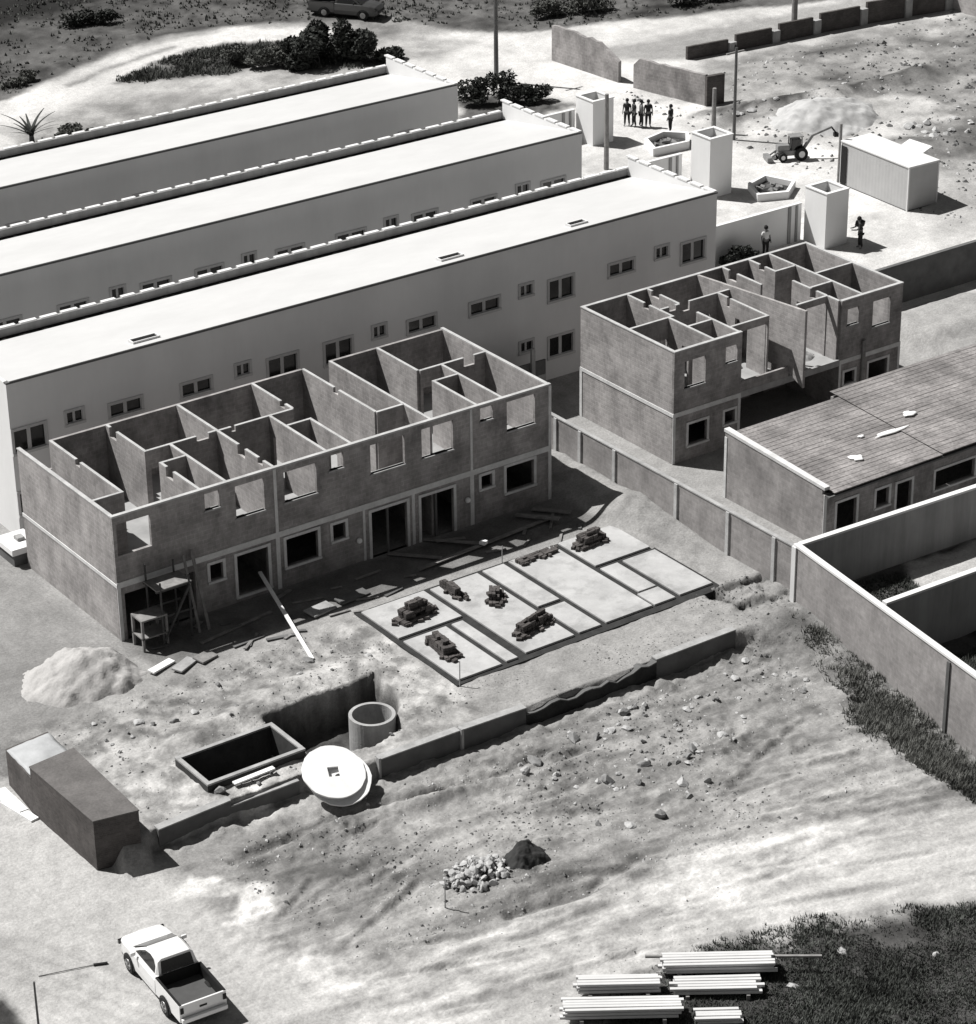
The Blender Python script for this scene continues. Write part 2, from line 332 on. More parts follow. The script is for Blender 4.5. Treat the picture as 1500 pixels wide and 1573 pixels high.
def build_ground():
    xs = np.concatenate([[-1500,-600,-250,-120,-70,-45,-32,-25], np.arange(-21,-13,.2), np.arange(-13,26,.1), np.arange(26,31,.2), np.arange(31,125,.42), [130,145,170,220,320,600,1500]])
    ys = np.concatenate([[-1500,-600,-250,-140,-90,-65,-54,-48,-44], np.arange(-40,-32,.2), np.arange(-32,-3,.1), np.arange(-3,2,.2), np.arange(2,120,.42), [125,140,170,220,320,600,1500]])
    X, Y = np.meshgrid(xs, ys, indexing='ij'); x = X.ravel(); y = Y.ravel()
    z = height(x, y)
    nx, ny = len(xs), len(ys)
    idx = np.arange(nx*ny).reshape(nx, ny)
    q = np.stack([idx[:-1,:-1], idx[1:,:-1], idx[1:,1:], idx[:-1,1:]], -1).reshape(-1,4)
    me = bpy.data.meshes.new('ground'); me.vertices.add(nx*ny)
    me.vertices.foreach_set('co', np.stack([x,y,z],1).ravel().astype(np.float32))
    me.loops.add(q.size); me.loops.foreach_set('vertex_index', q.ravel().astype(np.int32))
    me.polygons.add(len(q)); me.polygons.foreach_set('loop_start', np.arange(0,q.size,4,dtype=np.int32))
    me.polygons.foreach_set('loop_total', np.full(len(q),4,np.int32))
    me.update(); me.validate()
    me.polygons.foreach_set('use_smooth', np.ones(len(q),bool))
    # soil colours: dirt, sandy track, grass, plus a house shadow painted in
    a = np.full(x.shape, .38) + .05*fbm(x,y,6,5,100) + .07*fbm(x,y,.8,4,110,.65)
    nw = fbm(x,y,2.2,5,120,.6); nw2 = fbm(x,y,.8,4,130,.6)
    def paint(poly, val, soft=.6, warp=1.2, amt=1., tex=.10):
        nonlocal a
        k = amt*smooth(-soft,soft,polydist(x,y,poly)+warp*nw+.3*warp*nw2)
        a = a*(1-k) + k*val*(1+tex*2*nw2+tex*2*nw)
    # white sandy yard and road behind the white rows
    paint([(41,8),(60,5),(140,10),(140,46),(92,46),(70,48.5),(62,54),(95,52),(140,60),(140,85),(100,70),(80,62),(66,61),(58,66),(50,74.5),(39,73),(27,68.5),(10,60),(10,20)], .70, .8, 1.0)
    paint([(60,14),(140,10),(140,47),(92,45.5),(71,47.5),(64.5,41),(62,33),(66,27),(66,20)], .29, 1.2, 2.5, tex=.25)
    paint([(61,31),(70,27),(78,30),(73,36),(65,36)], .56, 1.0, 2.0, .7)
    paint([(60,14),(66,12),(75,14),(70,24),(64,26)], .52, 1.0, 2.0, .7)
    # grass fields beyond
    paint([(10,63),(28.9,68.9),(32.2,69.9),(36.7,72),(41.6,74.5),(46,75),(49.5,74.8),(51.7,74),(54.7,71.8),(57.5,70.0),(60.4,69.2),(61.6,64.4),(63.3,61.3),(66.9,59.6),(71,58.8),(74.1,57.7),(78.5,56),(90,52.5),(140,66),(140,140),(10,140)], .12, .45, .7, tex=.35)
    paint([(54.6,71.6),(59.8,69.2),(59.2,66.0),(57.0,64.0),(55.2,66.0)], .20, .8, 1.2, .8, .35)
    paint([(30,76),(44,84),(56,84),(66,78),(140,90),(140,160),(10,160)], .06, 2, 3, .6, .4)
    paint([(30,86),(42,85.2),(52,88),(70,100),(20,140)], .03, .6, 1, tex=.3)
    paint([(43.5,68.6),(47.5,70),(53,67),(53.8,61.5),(48,62),(42,66)], .10, .6, 1.0, tex=.4)
    paint([(26,62.5),(36,61),(44,60),(44,58),(25,58)], .22, .8, 1.5, .8, .3)
    paint([(50.5,47),(52,51),(57,50),(58,45),(51,44)], .10, .6, 1.5, tex=.4)
    paint([(26,63.5),(30,64.5),(37,67),(43,69.8),(47,70.2),(53,66),(53.5,60.5),(50,57),(40,57),(26,57)], .42, .7, 1.8, .85, .22)
    paint([(36.8,68.0),(41.2,69.9),(44.5,71.2),(47,70.5),(52.5,67),(54.5,61.5),(53.5,59.5),(49,61.5),(46.5,65.5),(43.5,64.5)], .11, .5, 1.2, .9, .35)
    paint([(33,64.6),(37,63.8),(40,62.6),(40,60),(34,59.6)], .24, .6, 1.4, .8, .3)
    for off in (0,2.3):
        td=linedist(x,y,[(27+off*.3,66.2-off*.9),(32.3+off*.3,68.3-off*.8),(37+off*.2,70.4-off*.55),(41.5,72.6-off*.45),(45.8,73.4-off*.4),(50.5,72.6-off*.3),(55,69-off*.2)])+.25*nw2
        k=.85*np.exp(-(td/.62)**4); a=a*(1-k)+k*.72
    td=linedist(x,y,[(34,69),(37.7,70.6),(41,72),(44,72.6)])+.2*nw2; k=.75*np.exp(-(td/.35)**2); a=a*(1-k)+k*.2
    paint([(54.5,66.5),(59,65.2),(60.5,61),(57,58.5),(54.5,60)], .36, .8, 2.0, .8, .25)
    # street and lower lot
    paint([(-60,10),(-8.6,10),(-8.3,-4),(-7.6,-6),(-7.4,-13),(-6.6,-14.4),(-6.0,-16.6),(-6,-20),(-3,-24),(4,-24.5),(10,-24.5),(20,-28.5),(60,-50),(60,-120),(-60,-120)], .56, .7, .8, tex=.05)
    paint([(9.2,-27.9),(10.4,-28.3),(9.6,-29.2),(8.6,-28.8)], .62, .3, .6, .8, .1)
    paint([(-8.4,-2.6),(-7.6,-3.6),(-6.0,-5.2),(-7.2,-6.4),(-9.2,-4.6)], .22, .2, .25, .9, .06)
    paint([(-5.8,-14.6),(-2,-14.2),(6,-15.6),(16,-15.5),(21,-16),(21,-22),(12,-24),(4,-24.2),(-2,-23),(-5.5,-19)], .32, 1.0, 1.6, .9, .12)
    paint([(8,-15.6),(19,-15.2),(20,-19),(15,-22),(8,-19)], .27, 1.2, 1.8, .7, .08)
    paint([(22,-14),(25,-13),(24,-30),(20,-29)], .21, .9, 1.5, .85, .35)
    paint([(-4.4,-15.0),(-1,-14.4),(1.5,-15.2),(1.8,-18),(-1,-19.6),(-3.6,-18.8)], .21, .8, 1.4, .75, .15)
    paint([(-6.7,-16.1),(-4.9,-15.6),(-3.9,-17.6),(-4.4,-18.9),(-5.6,-18.9),(-5.3,-17.6)], .74, .25, .9, 1, .12)
    paint([(-.4,-19.3),(1.5,-19.0),(2.6,-20.6),(.4,-20.9),(-1.2,-20.8)], .24, .5, .8, .7, .2)
    paint([(1.6,-21.2),(5.4,-22.2),(5.6,-23.6),(1.6,-23.2)], .20, .5, .9, .8, .2)
    paint([(3.4,-29.6),(10.3,-30.8),(15.5,-33.2),(40,-44),(40,-120),(-10,-120),(-2.5,-31.0),(1.0,-30.6)], .075, .9, 1.2, tex=.35)
    paint([(-60,-21.5),(-15.2,-18.6),(-14.4,-17.7),(-14.6,-19.6),(-15.5,-22),(-60,-40)], .05, .25, .3, 1, .2)
    # terrace
    paint([(-1,-9),(8.5,-6.5),(8.5,-13.8),(3,-13.8),(-5.5,-12.9),(-6,-9)], .50, .8, 1.5, .8, .18)
    paint([(-8,12),(-.3,12),(-.3,-1),(-4,-5),(-8.3,-5)], .30, .6, 1.2, .9, .10)
    paint([(22.8,4),(24.9,4),(24.9,-12),(22.8,-12)], .36, .3, .5, .9, .15)
    paint([(6,-11.6),(21.5,-11.3),(21,-14.3),(4.5,-14.2)], .38, .4, .6, .9, .10)
    paint([(0,-.1),(22.4,-.1),(22.4,-3.2),(0,-3.0)], .20, .3, .4, .9, .2)  # front house's cast shadow painted into the soil colour
    # walled plot
    paint([(24.6,-14),(60,-15),(60,-60),(21,-60),(22.6,-27),(24,-20)], .12, .2, .4, 1, .35)
    paint([(29.4,-15.4),(30.4,-14.5),(60,-15.6),(60,-19.6),(31,-19.6),(29.2,-17)], .56, .3, .6, 1, .08)
    pitk = smooth(-.15,.1,polydist(x,y,PIT)+.25*fbm(x,y,.9,4,80)); a = a*(1-pitk)+.085*pitk  # soil darker inside the pit
    for t in TRENCH: a = a*(1-.6*np.exp(-((linedist(x,y,t)+.2*nw2)/.3)**2))
    lot = smooth(-7,-5,x)*smooth(24,22,x)*smooth(-14.6,-15.2,y)*smooth(-31,-27,y)
    st = fbm(x*.22, y+.12*x, .6, 5, 200, .7)
    a = a*(1+lot*.55*np.clip(st,-.5,.5)+lot*.35*np.clip(fbm(x,y,.5,3,205,.7),-.6,.5))
    tr = fbm((x*.967-y*.256)*.12, x*.256+y*.967, .5, 4, 220, .65)      # wheel streaks along the street
    a = a*(1+.30*smooth(-20,-24,y)*np.clip(tr,-.5,.5))
    ch = smooth(-14.2,-13,y)*smooth(-3,-5,y)*smooth(-7,-5,x)*smooth(9,8.5,x)
    a = a*(1+ch*.9*np.clip(fbm(x,y,.7,4,230,.65),-.45,.4))
    fy = smooth(60,64,x)*smooth(47,44,y)*smooth(12,20,y)
    a = a*(1+fy*.9*np.clip(fbm((x+y*.3)*.45,y,2.6,5,240,.6),-.5,.45))
    a = a*(1+.16*fbm(x,y,4.5,4,300)+.10*fbm(x,y,1.3,3,310))
    for off in (0,.75,1.5,2.3):
        td = linedist(x,y,[(-20+off,-12),(-14.5+off,-15.5),(-10.6+off*.9,-24),(-8+off,-40)])+.15*nw2; a = a*(1-.14*np.exp(-(td/.16)**2))
    for pts in ([(-9,-24.5),(-2,-25.6),(8,-28.3),(20,-33)],[(-9,-26.2),(-2,-27.2),(8,-29.6)],[(-3,-23.4),(6,-25.2),(18,-27.6),(30,-33)],[(0,-24.3),(8,-26.2),(18,-29)]):
        td = linedist(x,y,pts)+.12*nw2; a = a*(1-.20*np.exp(-(td/.15)**2)*(.5+1.2*np.clip(.5+nw,0,1)))
    td = linedist(x,y,[(62.5,38.6),(66,37.2),(69,36.5),(74,36.0),(82,37)])+.5*nw2; a = a*(1-.65*np.exp(-(td/.35)**2))
    col = np.clip(a*ALB,.02,.85)
    rgba = np.stack([col*1.012,col,col*.985,np.ones_like(col)],1).astype(np.float32)
    at = me.color_attributes.new('soil','FLOAT_COLOR','POINT'); at.data.foreach_set('color', rgba.ravel())
    m = bpy.data.materials.new('soil'); m.use_nodes = True; nt = m.node_tree; N = nt.nodes; L = nt.links
    b = N['Principled BSDF']; b.inputs['Roughness'].default_value = 1; b.inputs['Specular IOR Level'].default_value = .05
    va = N.new('ShaderNodeVertexColor'); va.layer_name = 'soil'; tc = N.new('ShaderNodeTexCoord')
    prev = va.outputs[0]
    for sc, lo, hi in ((2.2,.88,1.12),(9,.80,1.2),(34,.88,1.12)):
        n = N.new('ShaderNodeTexNoise'); n.inputs['Scale'].default_value = sc; n.inputs['Detail'].default_value = 6; n.inputs['Roughness'].default_value = .65
        L.new(tc.outputs['Object'], n.inputs['Vector'])
        r = N.new('ShaderNodeMapRange'); r.inputs[1].default_value=.3; r.inputs[2].default_value=.7; r.inputs[3].default_value=lo; r.inputs[4].default_value=hi
        L.new(n.outputs['Fac'], r.inputs[0])
        mx = N.new('ShaderNodeVectorMath'); mx.operation='SCALE'; L.new(prev,mx.inputs[0]); L.new(r.outputs[0],mx.inputs['Scale']); prev = mx.outputs[0]
    L.new(prev, b.inputs['Base Color'])
    n = N.new('ShaderNodeTexNoise'); n.inputs['Scale'].default_value = 5; n.inputs['Detail'].default_value = 8; n.inputs['Roughness'].default_value=.7
    L.new(tc.outputs['Object'], n.inputs['Vector'])
    bp = N.new('ShaderNodeBump'); bp.inputs['Strength'].default_value=.55; bp.inputs['Distance'].default_value=.10
    L.new(n.outputs['Fac'], bp.inputs['Height']); L.new(bp.outputs[0], b.inputs['Normal'])
    me.materials.append(m)
    o = bpy.data.objects.new('ground', me); COL.objects.link(o); o['kind'] = 'structure'
build_ground()

# ------------------------------------------------------------------ unfinished two-storey brick house, front row
def surround(mb, x0, x1, z0, z1, y, w=.14, d=.035, sill=True):
    """cement band around an opening in a wall facing -y, proud of it; butt-jointed"""
    mb.box(x0-w,x1+w,y-d,y,z1,z1+w)
    mb.box(x0-w,x0,y-d,y,z0,z1); mb.box(x1,x1+w,y-d,y,z0,z1)
    if sill: mb.box(x0-w,x1+w,y-d-.05,y,z0-w*.8,z0)

def house_front_row():
    H = thing('unfinished_house', 'long roofless two-storey brick house beside the concrete foundation, four upper bays open to the sky', 'house')
    T = .15; top = 5.6; fl = 2.62
    up = [(.16,1.72,3.86,5.28),(4.27,4.96,4.68,5.44),(5.72,7.1,3.9,5.36),(8.08,9.68,3.93,5.32),(10.33,11.03,4.74,5.44),(12.4,14.16,4.0,5.35),(15.05,16.7,3.98,5.36),(18.16,18.83,4.87,5.5),(19.6,21.14,4.0,5.42)]
    lo = [(.3,3.6,.0,2.1),(4.3,4.92,1.4,2.16),(5.6,7.12,.3,2.18),(8.02,9.6,.93,2.22),(10.36,11.0,1.44,2.18),(12.33,14.18,.0,2.2),(14.92,16.66,.0,2.15),(18.15,18.75,1.64,2.24),(19.52,21.05,1.05,2.28)]
    MB().cells('x',0,22,0,T,-.3,top,up+lo).build('front_wall', M['brick'], H)
    MB().cells('x',1.5,14.15,8.15,8.3,-.3,top,[]).cells('x',15.65,22,8.15,8.3,-.3,top,[]).cells('x',T,1.5,8.15,8.3,-.3,4.3).cells('x',14.15,15.65,8.15,8.3,-.3,4.1).build('back_wall', M['brick'], H)
    MB().cells('y',T,8.3,0,T,-.3,top).build('gable_wall', M['brick_side'], H)
    MB().cells('y',T,8.15,21.85,22,-.3,top).build('gable_wall', M['brick_side'], H)
    p = MB()
    rg = random.Random(33)
    def notch(a0,a1,holes):
        h=list(holes)
        if a1-a0>1.6:
            for _ in range(rg.choice((0,1,1,2))):
                c=rg.uniform(a0+.3,a1-.9); w_=rg.choice((.2,.4,.6)); d_=rg.choice((.2,.2,.4))
                if all(c+w_<q[0]-.1 or c>q[1]+.1 for q in h): h+= [(c,c+w_,top-d_,top)]
        return h
    def py(x,y0,y1,holes=(),zt=top): p.cells('y',y0,y1,x-.06,x+.06,fl,zt,notch(y0,y1,holes))
    def px(y,x0,x1,holes=(),zt=top): p.cells('x',x0,x1,y-.06,y+.06,fl,zt,notch(x0,x1,holes))
    def one(): 
        nonlocal p
        o = p.build('partition_wall', M['brick_side'], H)
        for f_ in p.f:
            q = [p.v[i] for i in f_]
            if all(abs(v_[2]-top)<1e-4 for v_ in q):
                xs_=[v_[0] for v_ in q]; ys_=[v_[1] for v_ in q]; MB().box(min(xs_)-.004,max(xs_)+.004,min(ys_)-.004,max(ys_)+.004,top+.001,top+.045).build('wall_top', M['trim'], o)
        p = MB()
    py(1.5,1.94,8.15); one()
    px(1.88,T,1.56); one()
    py(4.2,4.7,8.15); one()
    px(4.76,4.26,7.64,[(4.4,5.15,fl,4.75)]); one()
    py(7.7,T,8.15); one()
    py(5.4,T,4.70,[(3.55,4.35,fl,4.75)]); one()
    py(4.16,T,3.3); px(3.36,4.10,5.34,[(4.5,5.1,fl,4.6)]); one()
    px(4.70,7.76,11.5,[(10.5,11.3,fl,4.75)]); one()
    py(10.3,T,4.64,[(3.55,4.35,fl,4.75)]); one()
    py(11.52,4.76,8.15); one()
    py(11.55,T,3.3,[(1.2,1.9,fl,4.7)]); px(3.36,10.36,11.61,[(10.6,11.3,fl,4.7)]); one()
    py(14.2,2.26,8.15); one()
    px(2.2,14.2,15.6); one()
    py(15.65,T,8.15); one()
    py(18.2,4.86,8.15); one()
    px(4.8,18.26,21.85,[(18.4,19.2,fl,4.75)]); one()
    py(19.45,T,4.74,[(3.6,4.4,fl,4.75)]); one()
    py(18.1,T,3.4); px(3.46,18.04,19.39,[(18.3,18.9,fl,4.6)]); one()
    # rooms below
    g = MB()
    for x in (4.2,7.7,11.6,15.65,18.2): g.cells('y',T,8.15,x-.06,x+.06,-.2,2.45)
    g.cells('x',T,21.85,4.7,4.82,-.2,2.44)
    g.build('ground_floor_wall', M['brick'], H)
    MB().box(T+.002,21.848,.152,8.148,2.46,fl).build('floor_slab', M['floor'], H)
    b = MB()
    b.box(-.02,22.02,-.03,0,2.42,2.68); b.box(-.03,0,-.03,8.33,2.44,2.6); b.box(22,22.03,-.03,8.33,2.42,2.64)
    b.build('ring_beam', M['pale'], H)
    t = MB()
    t.box(-.02,22.02,-.02,T+.01,top,top+.08); t.box(-.02,T,T+.01,8.32,top,top+.05); t.box(21.85,22.02,T+.01,8.32,top,top+.05)
    t.build('top_beam', M['trim'], H)
    for x0,x1,z1 in ((-.025,.14,2.42),(7.53,7.72,2.42),(17.56,17.76,2.42),(21.86,22.03,2.42),(7.56,7.7,top),(17.6,17.72,top),(21.88,22.03,top),(11.9,12.02,2.42),(14.45,14.6,2.42)):
        z0 = -.3 if z1 < 3 else 2.68
        MB().box(x0,x1,-.028,0,z0,z1).build('column', M['pale'], H)
    for (a,b_,c,d) in lo[1:]:
        f = MB(); surround(f,a,b_,c,d,0,.13,.05,c>.2); f.build('opening_frame', M['pale'], H)
    for (a,b_,c,d) in up[1:]:
        f = MB(); f.box(a-.06,b_+.06,-.05,T+.04,c-.07,c); f.build('window_sill', M['conc'], H)
    for x in (13.2,15.75):
        MB().box(x-.05,x+.05,.02,.1,0,2.15).build('door_post', M['conc_dark'], H)
    return H
house_front_row()

def house_right():
    H = thing('unfinished_house', 'shorter roofless two-storey brick house behind the block wall, its middle front left open', 'house')
    T = .15; top = 5.6; fl = 2.55; X0, X1, Y0, Y1 = 28.65, 42.87, -.55, 6.45; b0 = -.35
    w1=(29.27,30.52,3.68,5.02); w2=(31.72,32.42,4.28,5.1); w3=(39.3,40.02,4.28,5.12); w4=(40.95,42.08,3.8,5.12)
    g1=(29.55,30.68,.75,1.8); g2=(31.74,32.38,1.22,1.85); g3=(39.25,39.93,1.25,1.88); g4=(40.84,42.08,.78,1.96)
    MB().cells('x',X0,32.7,Y0,Y0+T,b0,top,[w1,w2,g1,g2]).build('front_wall', M['brick'], H)
    MB().cells('x',38.9,X1,Y0,Y0+T,b0,top,[w3,w4,g3,g4]).build('front_wall', M['brick'], H)
    MB().cells('x',X0+T,X1-T,Y1-T,Y1,b0,top,[(36.6,37.7,3.6,4.9)]).build('back_wall', M['brick'], H)
    MB().cells('y',Y0+T,Y1,X0,X0+T,b0,top).build('gable_wall', M['brick_side'], H)
    MB().cells('y',Y0+T,Y1,X1-T,X1,b0,top).build('gable_wall', M['brick_side'], H)
    # ground floor recess and return walls
    g = MB(); g.cells('x',32.7,38.9,3.2,3.35,b0,2.4,[(33.3,34.2,b0,1.8),(36.6,37.5,b0,1.8)]); g.cells('y',Y0+T,3.2,32.55,32.7,b0,2.4); g.cells('y',Y0+T,3.2,38.9,39.05,b0,2.4)
    g.build('ground_floor_wall', M['brick'], H)
    MB().box(X0+T+.002,X1-T-.002,Y0+T+.002,Y1-T-.002,2.4,fl).build('floor_slab', M['floor'], H)
    MB().box(32.7,38.9,Y0-.01,Y0+.14,2.3,2.62).build('floor_beam', M['conc'], H)
    MB().cells('x',32.701,35.64,Y0,Y0+.12,2.62,3.12).build('upstand', M['brick'], H)
    # tall party wall that steps out past the front and rises along the coming roof slope
    x = 35.72; mb = MB()
    prof = [(Y1-T,fl),(Y1-T,5.62),(-1.55,6.25),(-1.55,2.35),(-.55,2.85),(-.40,2.85),(-.40,fl)]
    P = [(x-.07,y,z) for y,z in prof] + [(x+.07,y,z) for y,z in prof]; n = len(prof)
    mb.add(P,[tuple(range(n)),tuple(range(n,2*n))[::-1]]+[(k,n+k,n+(k+1)%n,(k+1)%n) for k in range(n)])
    mb.build('party_wall', M['brick_side'], H)
    p = MB()
    rg = random.Random(33)
    def notch(a0,a1,holes):
        h=list(holes)
        if a1-a0>1.6:
            for _ in range(rg.choice((0,1,1,2))):
                c=rg.uniform(a0+.3,a1-.9); w_=rg.choice((.2,.4,.6)); d_=rg.choice((.2,.2,.4))
                if all(c+w_<q[0]-.1 or c>q[1]+.1 for q in h): h+= [(c,c+w_,top-d_,top)]
        return h
    def py(x,y0,y1,holes=(),zt=top): p.cells('y',y0,y1,x-.06,x+.06,fl,zt,notch(y0,y1,holes))
    def px(y,x0,x1,holes=(),zt=top): p.cells('x',x0,x1,y-.06,y+.06,fl,zt,notch(x0,x1,holes))
    def one():
        nonlocal p
        o = p.build('partition_wall', M['brick_side'], H)
        for f_ in p.f:
            q = [p.v[i] for i in f_]
            if all(abs(v_[2]-top)<1e-4 for v_ in q):
                xs_=[v_[0] for v_ in q]; ys_=[v_[1] for v_ in q]; MB().box(min(xs_)-.004,max(xs_)+.004,min(ys_)-.004,max(ys_)+.004,top+.001,top+.045).build('wall_top', M['trim'], o)
        p = MB()
    py(31.36,2.96,6.3,[(3.2,3.9,fl,4.7)]); one()
    px(2.9,28.8,31.42,[(30.2,31.0,fl,4.6)]); one()
    py(32.6,3.96,6.3); one()
    px(3.9,31.42,35.65,[(33.6,34.5,fl,4.7)]); one()
    py(31.1,-.4,2.84,[(1.0,1.8,fl,4.6)]); one()
    px(1.5,31.16,32.54); one()
    py(32.6,-.4,2.6,[(1.8,2.4,fl,4.7)]); one()
    px(.26,32.66,35.0,[(32.75,34.9,fl,5.25)]); one()
    py(34.94,.32,3.84,[(1.6,2.5,fl,4.8)]); one()
    px(.44,36.9,38.86,[(37.0,38.75,fl,5.3)]); one()
    py(38.85,-.4,.38); one()
    py(38.85,.50,2.9,[(1.8,2.5,fl,4.7)]); one()
    py(39.0,4.4,6.3); one()
    px(4.34,38.94,40.3,[(39.3,40.0,fl,3.4)]); one()
    py(40.32,-.4,6.3,[(3.2,4.0,fl,4.75)]); one()
    px(2.95,40.38,42.72); one()
    px(1.7,38.91,40.26,[(39.9,40.2,fl,4.6)]); one()
    py(37.3,3.4,6.3); one()
    for q in ((X0-.02,32.7,Y0-.03,Y0,2.36,2.58),(38.9,X1+.02,Y0-.03,Y0,2.36,2.58),(X0-.03,X0,Y0-.03,Y1+.02,2.38,2.55)):
        MB().box(*q).build('ring_beam', M['pale'], H)
    t = MB(); t.box(X0-.02,32.7,Y0-.02,Y0+T+.01,top,top+.06); t.box(38.9,X1+.02,Y0-.02,Y0+T+.01,top,top+.06); t.box(X0-.02,X0+T,Y0+T+.01,Y1+.02,top,top+.05); t.box(X1-T,X1+.02,Y0+T+.01,Y1+.02,top,top+.05); t.box(X0+T,X1-T,Y1-T-.01,Y1+.02,top,top+.05)
    t.build('top_beam', M['trim'], H)
    for x0,x1,y0,y1,z1 in ((X0-.03,X0+.12,Y0-.03,Y0,2.36),(32.55,32.7,Y0-.02,Y0,2.36),(38.9,39.03,Y0-.02,Y0,2.36),(X1-.12,X1+.02,Y0-.03,Y0,2.36),(X0-.03,X0,Y1-.15,Y1+.03,2.38)):
        MB().box(x0,x1,y0,y1,b0,z1).build('column', M['pale'], H)
    MB().box(40.28,40.48,Y0-.15,Y0-.04,-.2,3.3).build('timber_prop', M['wood'], H)
    for (a,b_,c,d) in (g1,g2,g3,g4):
        f = MB(); surround(f,a,b_,c,d,Y0,.12,.04); f.build('opening_frame', M['pale'], H)
    for (a,b_,c,d) in (w1,w2,w3,w4):
        MB().box(a-.05,b_+.05,Y0-.04,Y0+T+.03,c-.07,c).build('window_sill', M['conc'], H)
house_right()

# ------------------------------------------------------------------ low tiled brick building
def low_house():
    H = thing('low_brick_house', 'single-storey grey brick house under a stained sloping tile roof behind the walled plot', 'house')
    T=.15; X0=28.35; Yf,Yb=-11.15,-4.55
    def zr(y): return 2.72+.055*(y-Yf)
    wins=[(29.1,30.26,.1,2.02),(31.42,32.18,1.12,1.96),(32.66,33.55,.3,1.92),(35.0,37.45,.95,1.86),(39,40.3,.9,1.9)]
    MB().cells('x',X0,46,Yf,Yf+T,-.3,2.62,wins).build('front_wall', M['brick'], H)
    g=MB(); prof=[(Yf+T,-.3),(Yf+T,2.95),(Yb,3.25),(Yb,-.3)]; n=4
    P=[(X0,y,z) for y,z in prof]+[(X0+T,y,z) for y,z in prof]
    g.add(P,[(0,1,2,3),(7,6,5,4)]+[(k,n+k,n+(k+1)%n,(k+1)%n) for k in range(n)]); g.build('gable_wall', M['block'], H)
    MB().box(X0-.03,X0+.14,Yf-.03,Yf,-.3,2.62).build('column', M['pale'], H); MB().box(X0-.03,X0,Yb-.16,Yb,-.3,3.0).build('column', M['pale'], H)
    MB().cells('x',X0+T,35.0,Yb-T,Yb,-.3,3.05).build('back_wall', M['brick'], H)
    MB().cells('x',35.1,46,-4.25,-4.1,-.3,2.98).build('back_wall', M['brick'], H)
    def roof(x0,x1,yb,lift):
        """rows of overlapping tiles, each row a little proud of the next lower one"""
        r=MB(); y=Yf-.28; row=.3; x_n=max(2,int((x1-x0)/2.6))
        while y<yb-.01:
            y2=min(y+row,yb); xs=np.linspace(x0,x1,x_n+1)
            for i in range(x_n):
                j=random.uniform(-.006,.006); k=random.uniform(-.006,.006)
                a=zr(y)+lift+.014+j; b=zr(y2)+lift+k*.5
                r.add([(xs[i],y,a),(xs[i+1],y,a),(xs[i+1],y2,b),(xs[i],y2,b),(xs[i],y,a-.05),(xs[i+1],y,a-.05)],[(0,1,2,3),(4,5,1,0)])
            y=y2
        ob=r.build('roof', M['tile'], H, fix=False)
    roof(X0+.3,35.1,-4.6,.05); roof(35.1,46,-4.0,.09)
    MB().box(X0-.02,X0+.30,Yf-.02,Yb+.03,2.98,3.0).build('verge', M['conc'], H) if 0 else None
    v=MB(); prof=[(Yf-.02,2.86),(Yf-.02,3.0),(Yb+.05,3.38),(Yb+.05,3.24)]
    P=[(X0-.03,y,z) for y,z in prof]+[(X0+.27,y,z) for y,z in prof]
    v.add(P,[(0,1,2,3),(7,6,5,4)]+[(k,n+k,n+(k+1)%n,(k+1)%n) for k in range(n)]); v.build('verge', M['pale'], H)
    MB().box(X0,46,Yf-.3,Yf-.02,2.56,2.64).build('eave', M['conc_dark'], H)
    for (a,b,c,d_) in wins:
        f=MB(); surround(f,a,b,c,d_,Yf,.12,.04,c>.4); f.build('opening_frame', M['pale'], H)
    MB().box(X0+T,46,-7.0,-6.9,-.3,2.6).build('inner_wall', M['brick'], H)
low_house()
for i,(x,y,sx,sy,lab) in enumerate(((33.2,-8.2,.16,.14,'small white rag lying on the upper tiles of the low roof'),(31.6,-9.6,.3,.34,'crumpled white bag lowest on the low tiled roof'),(34.6,-8.6,.95,.16,'long white strip of sheeting lying on the low tiled roof'),(36.5,-7.8,.36,.22,'white scrap farthest right on the low tiled roof'))):
    m=MB(); zt=2.72+.055*(y+11.15)+(.16 if x>35.1 else .10)
    ring=[]
    for lv,(sc,hz) in enumerate(((1,0),(.92,.03),(.6,.05),(.1,.06))):
        ring.append([(x+sx*sc*math.cos(a)*(1+.3*math.sin(3*a+i)+.2*math.sin(7*a)),y+sy*sc*math.sin(a)*(1+.25*math.cos(2*a+i)),zt+hz) for a in np.linspace(0,2*PI,17,endpoint=False)])
    tag(m.loft(ring).build('white_scrap',M['lid'],shade=True),lab,'scrap')

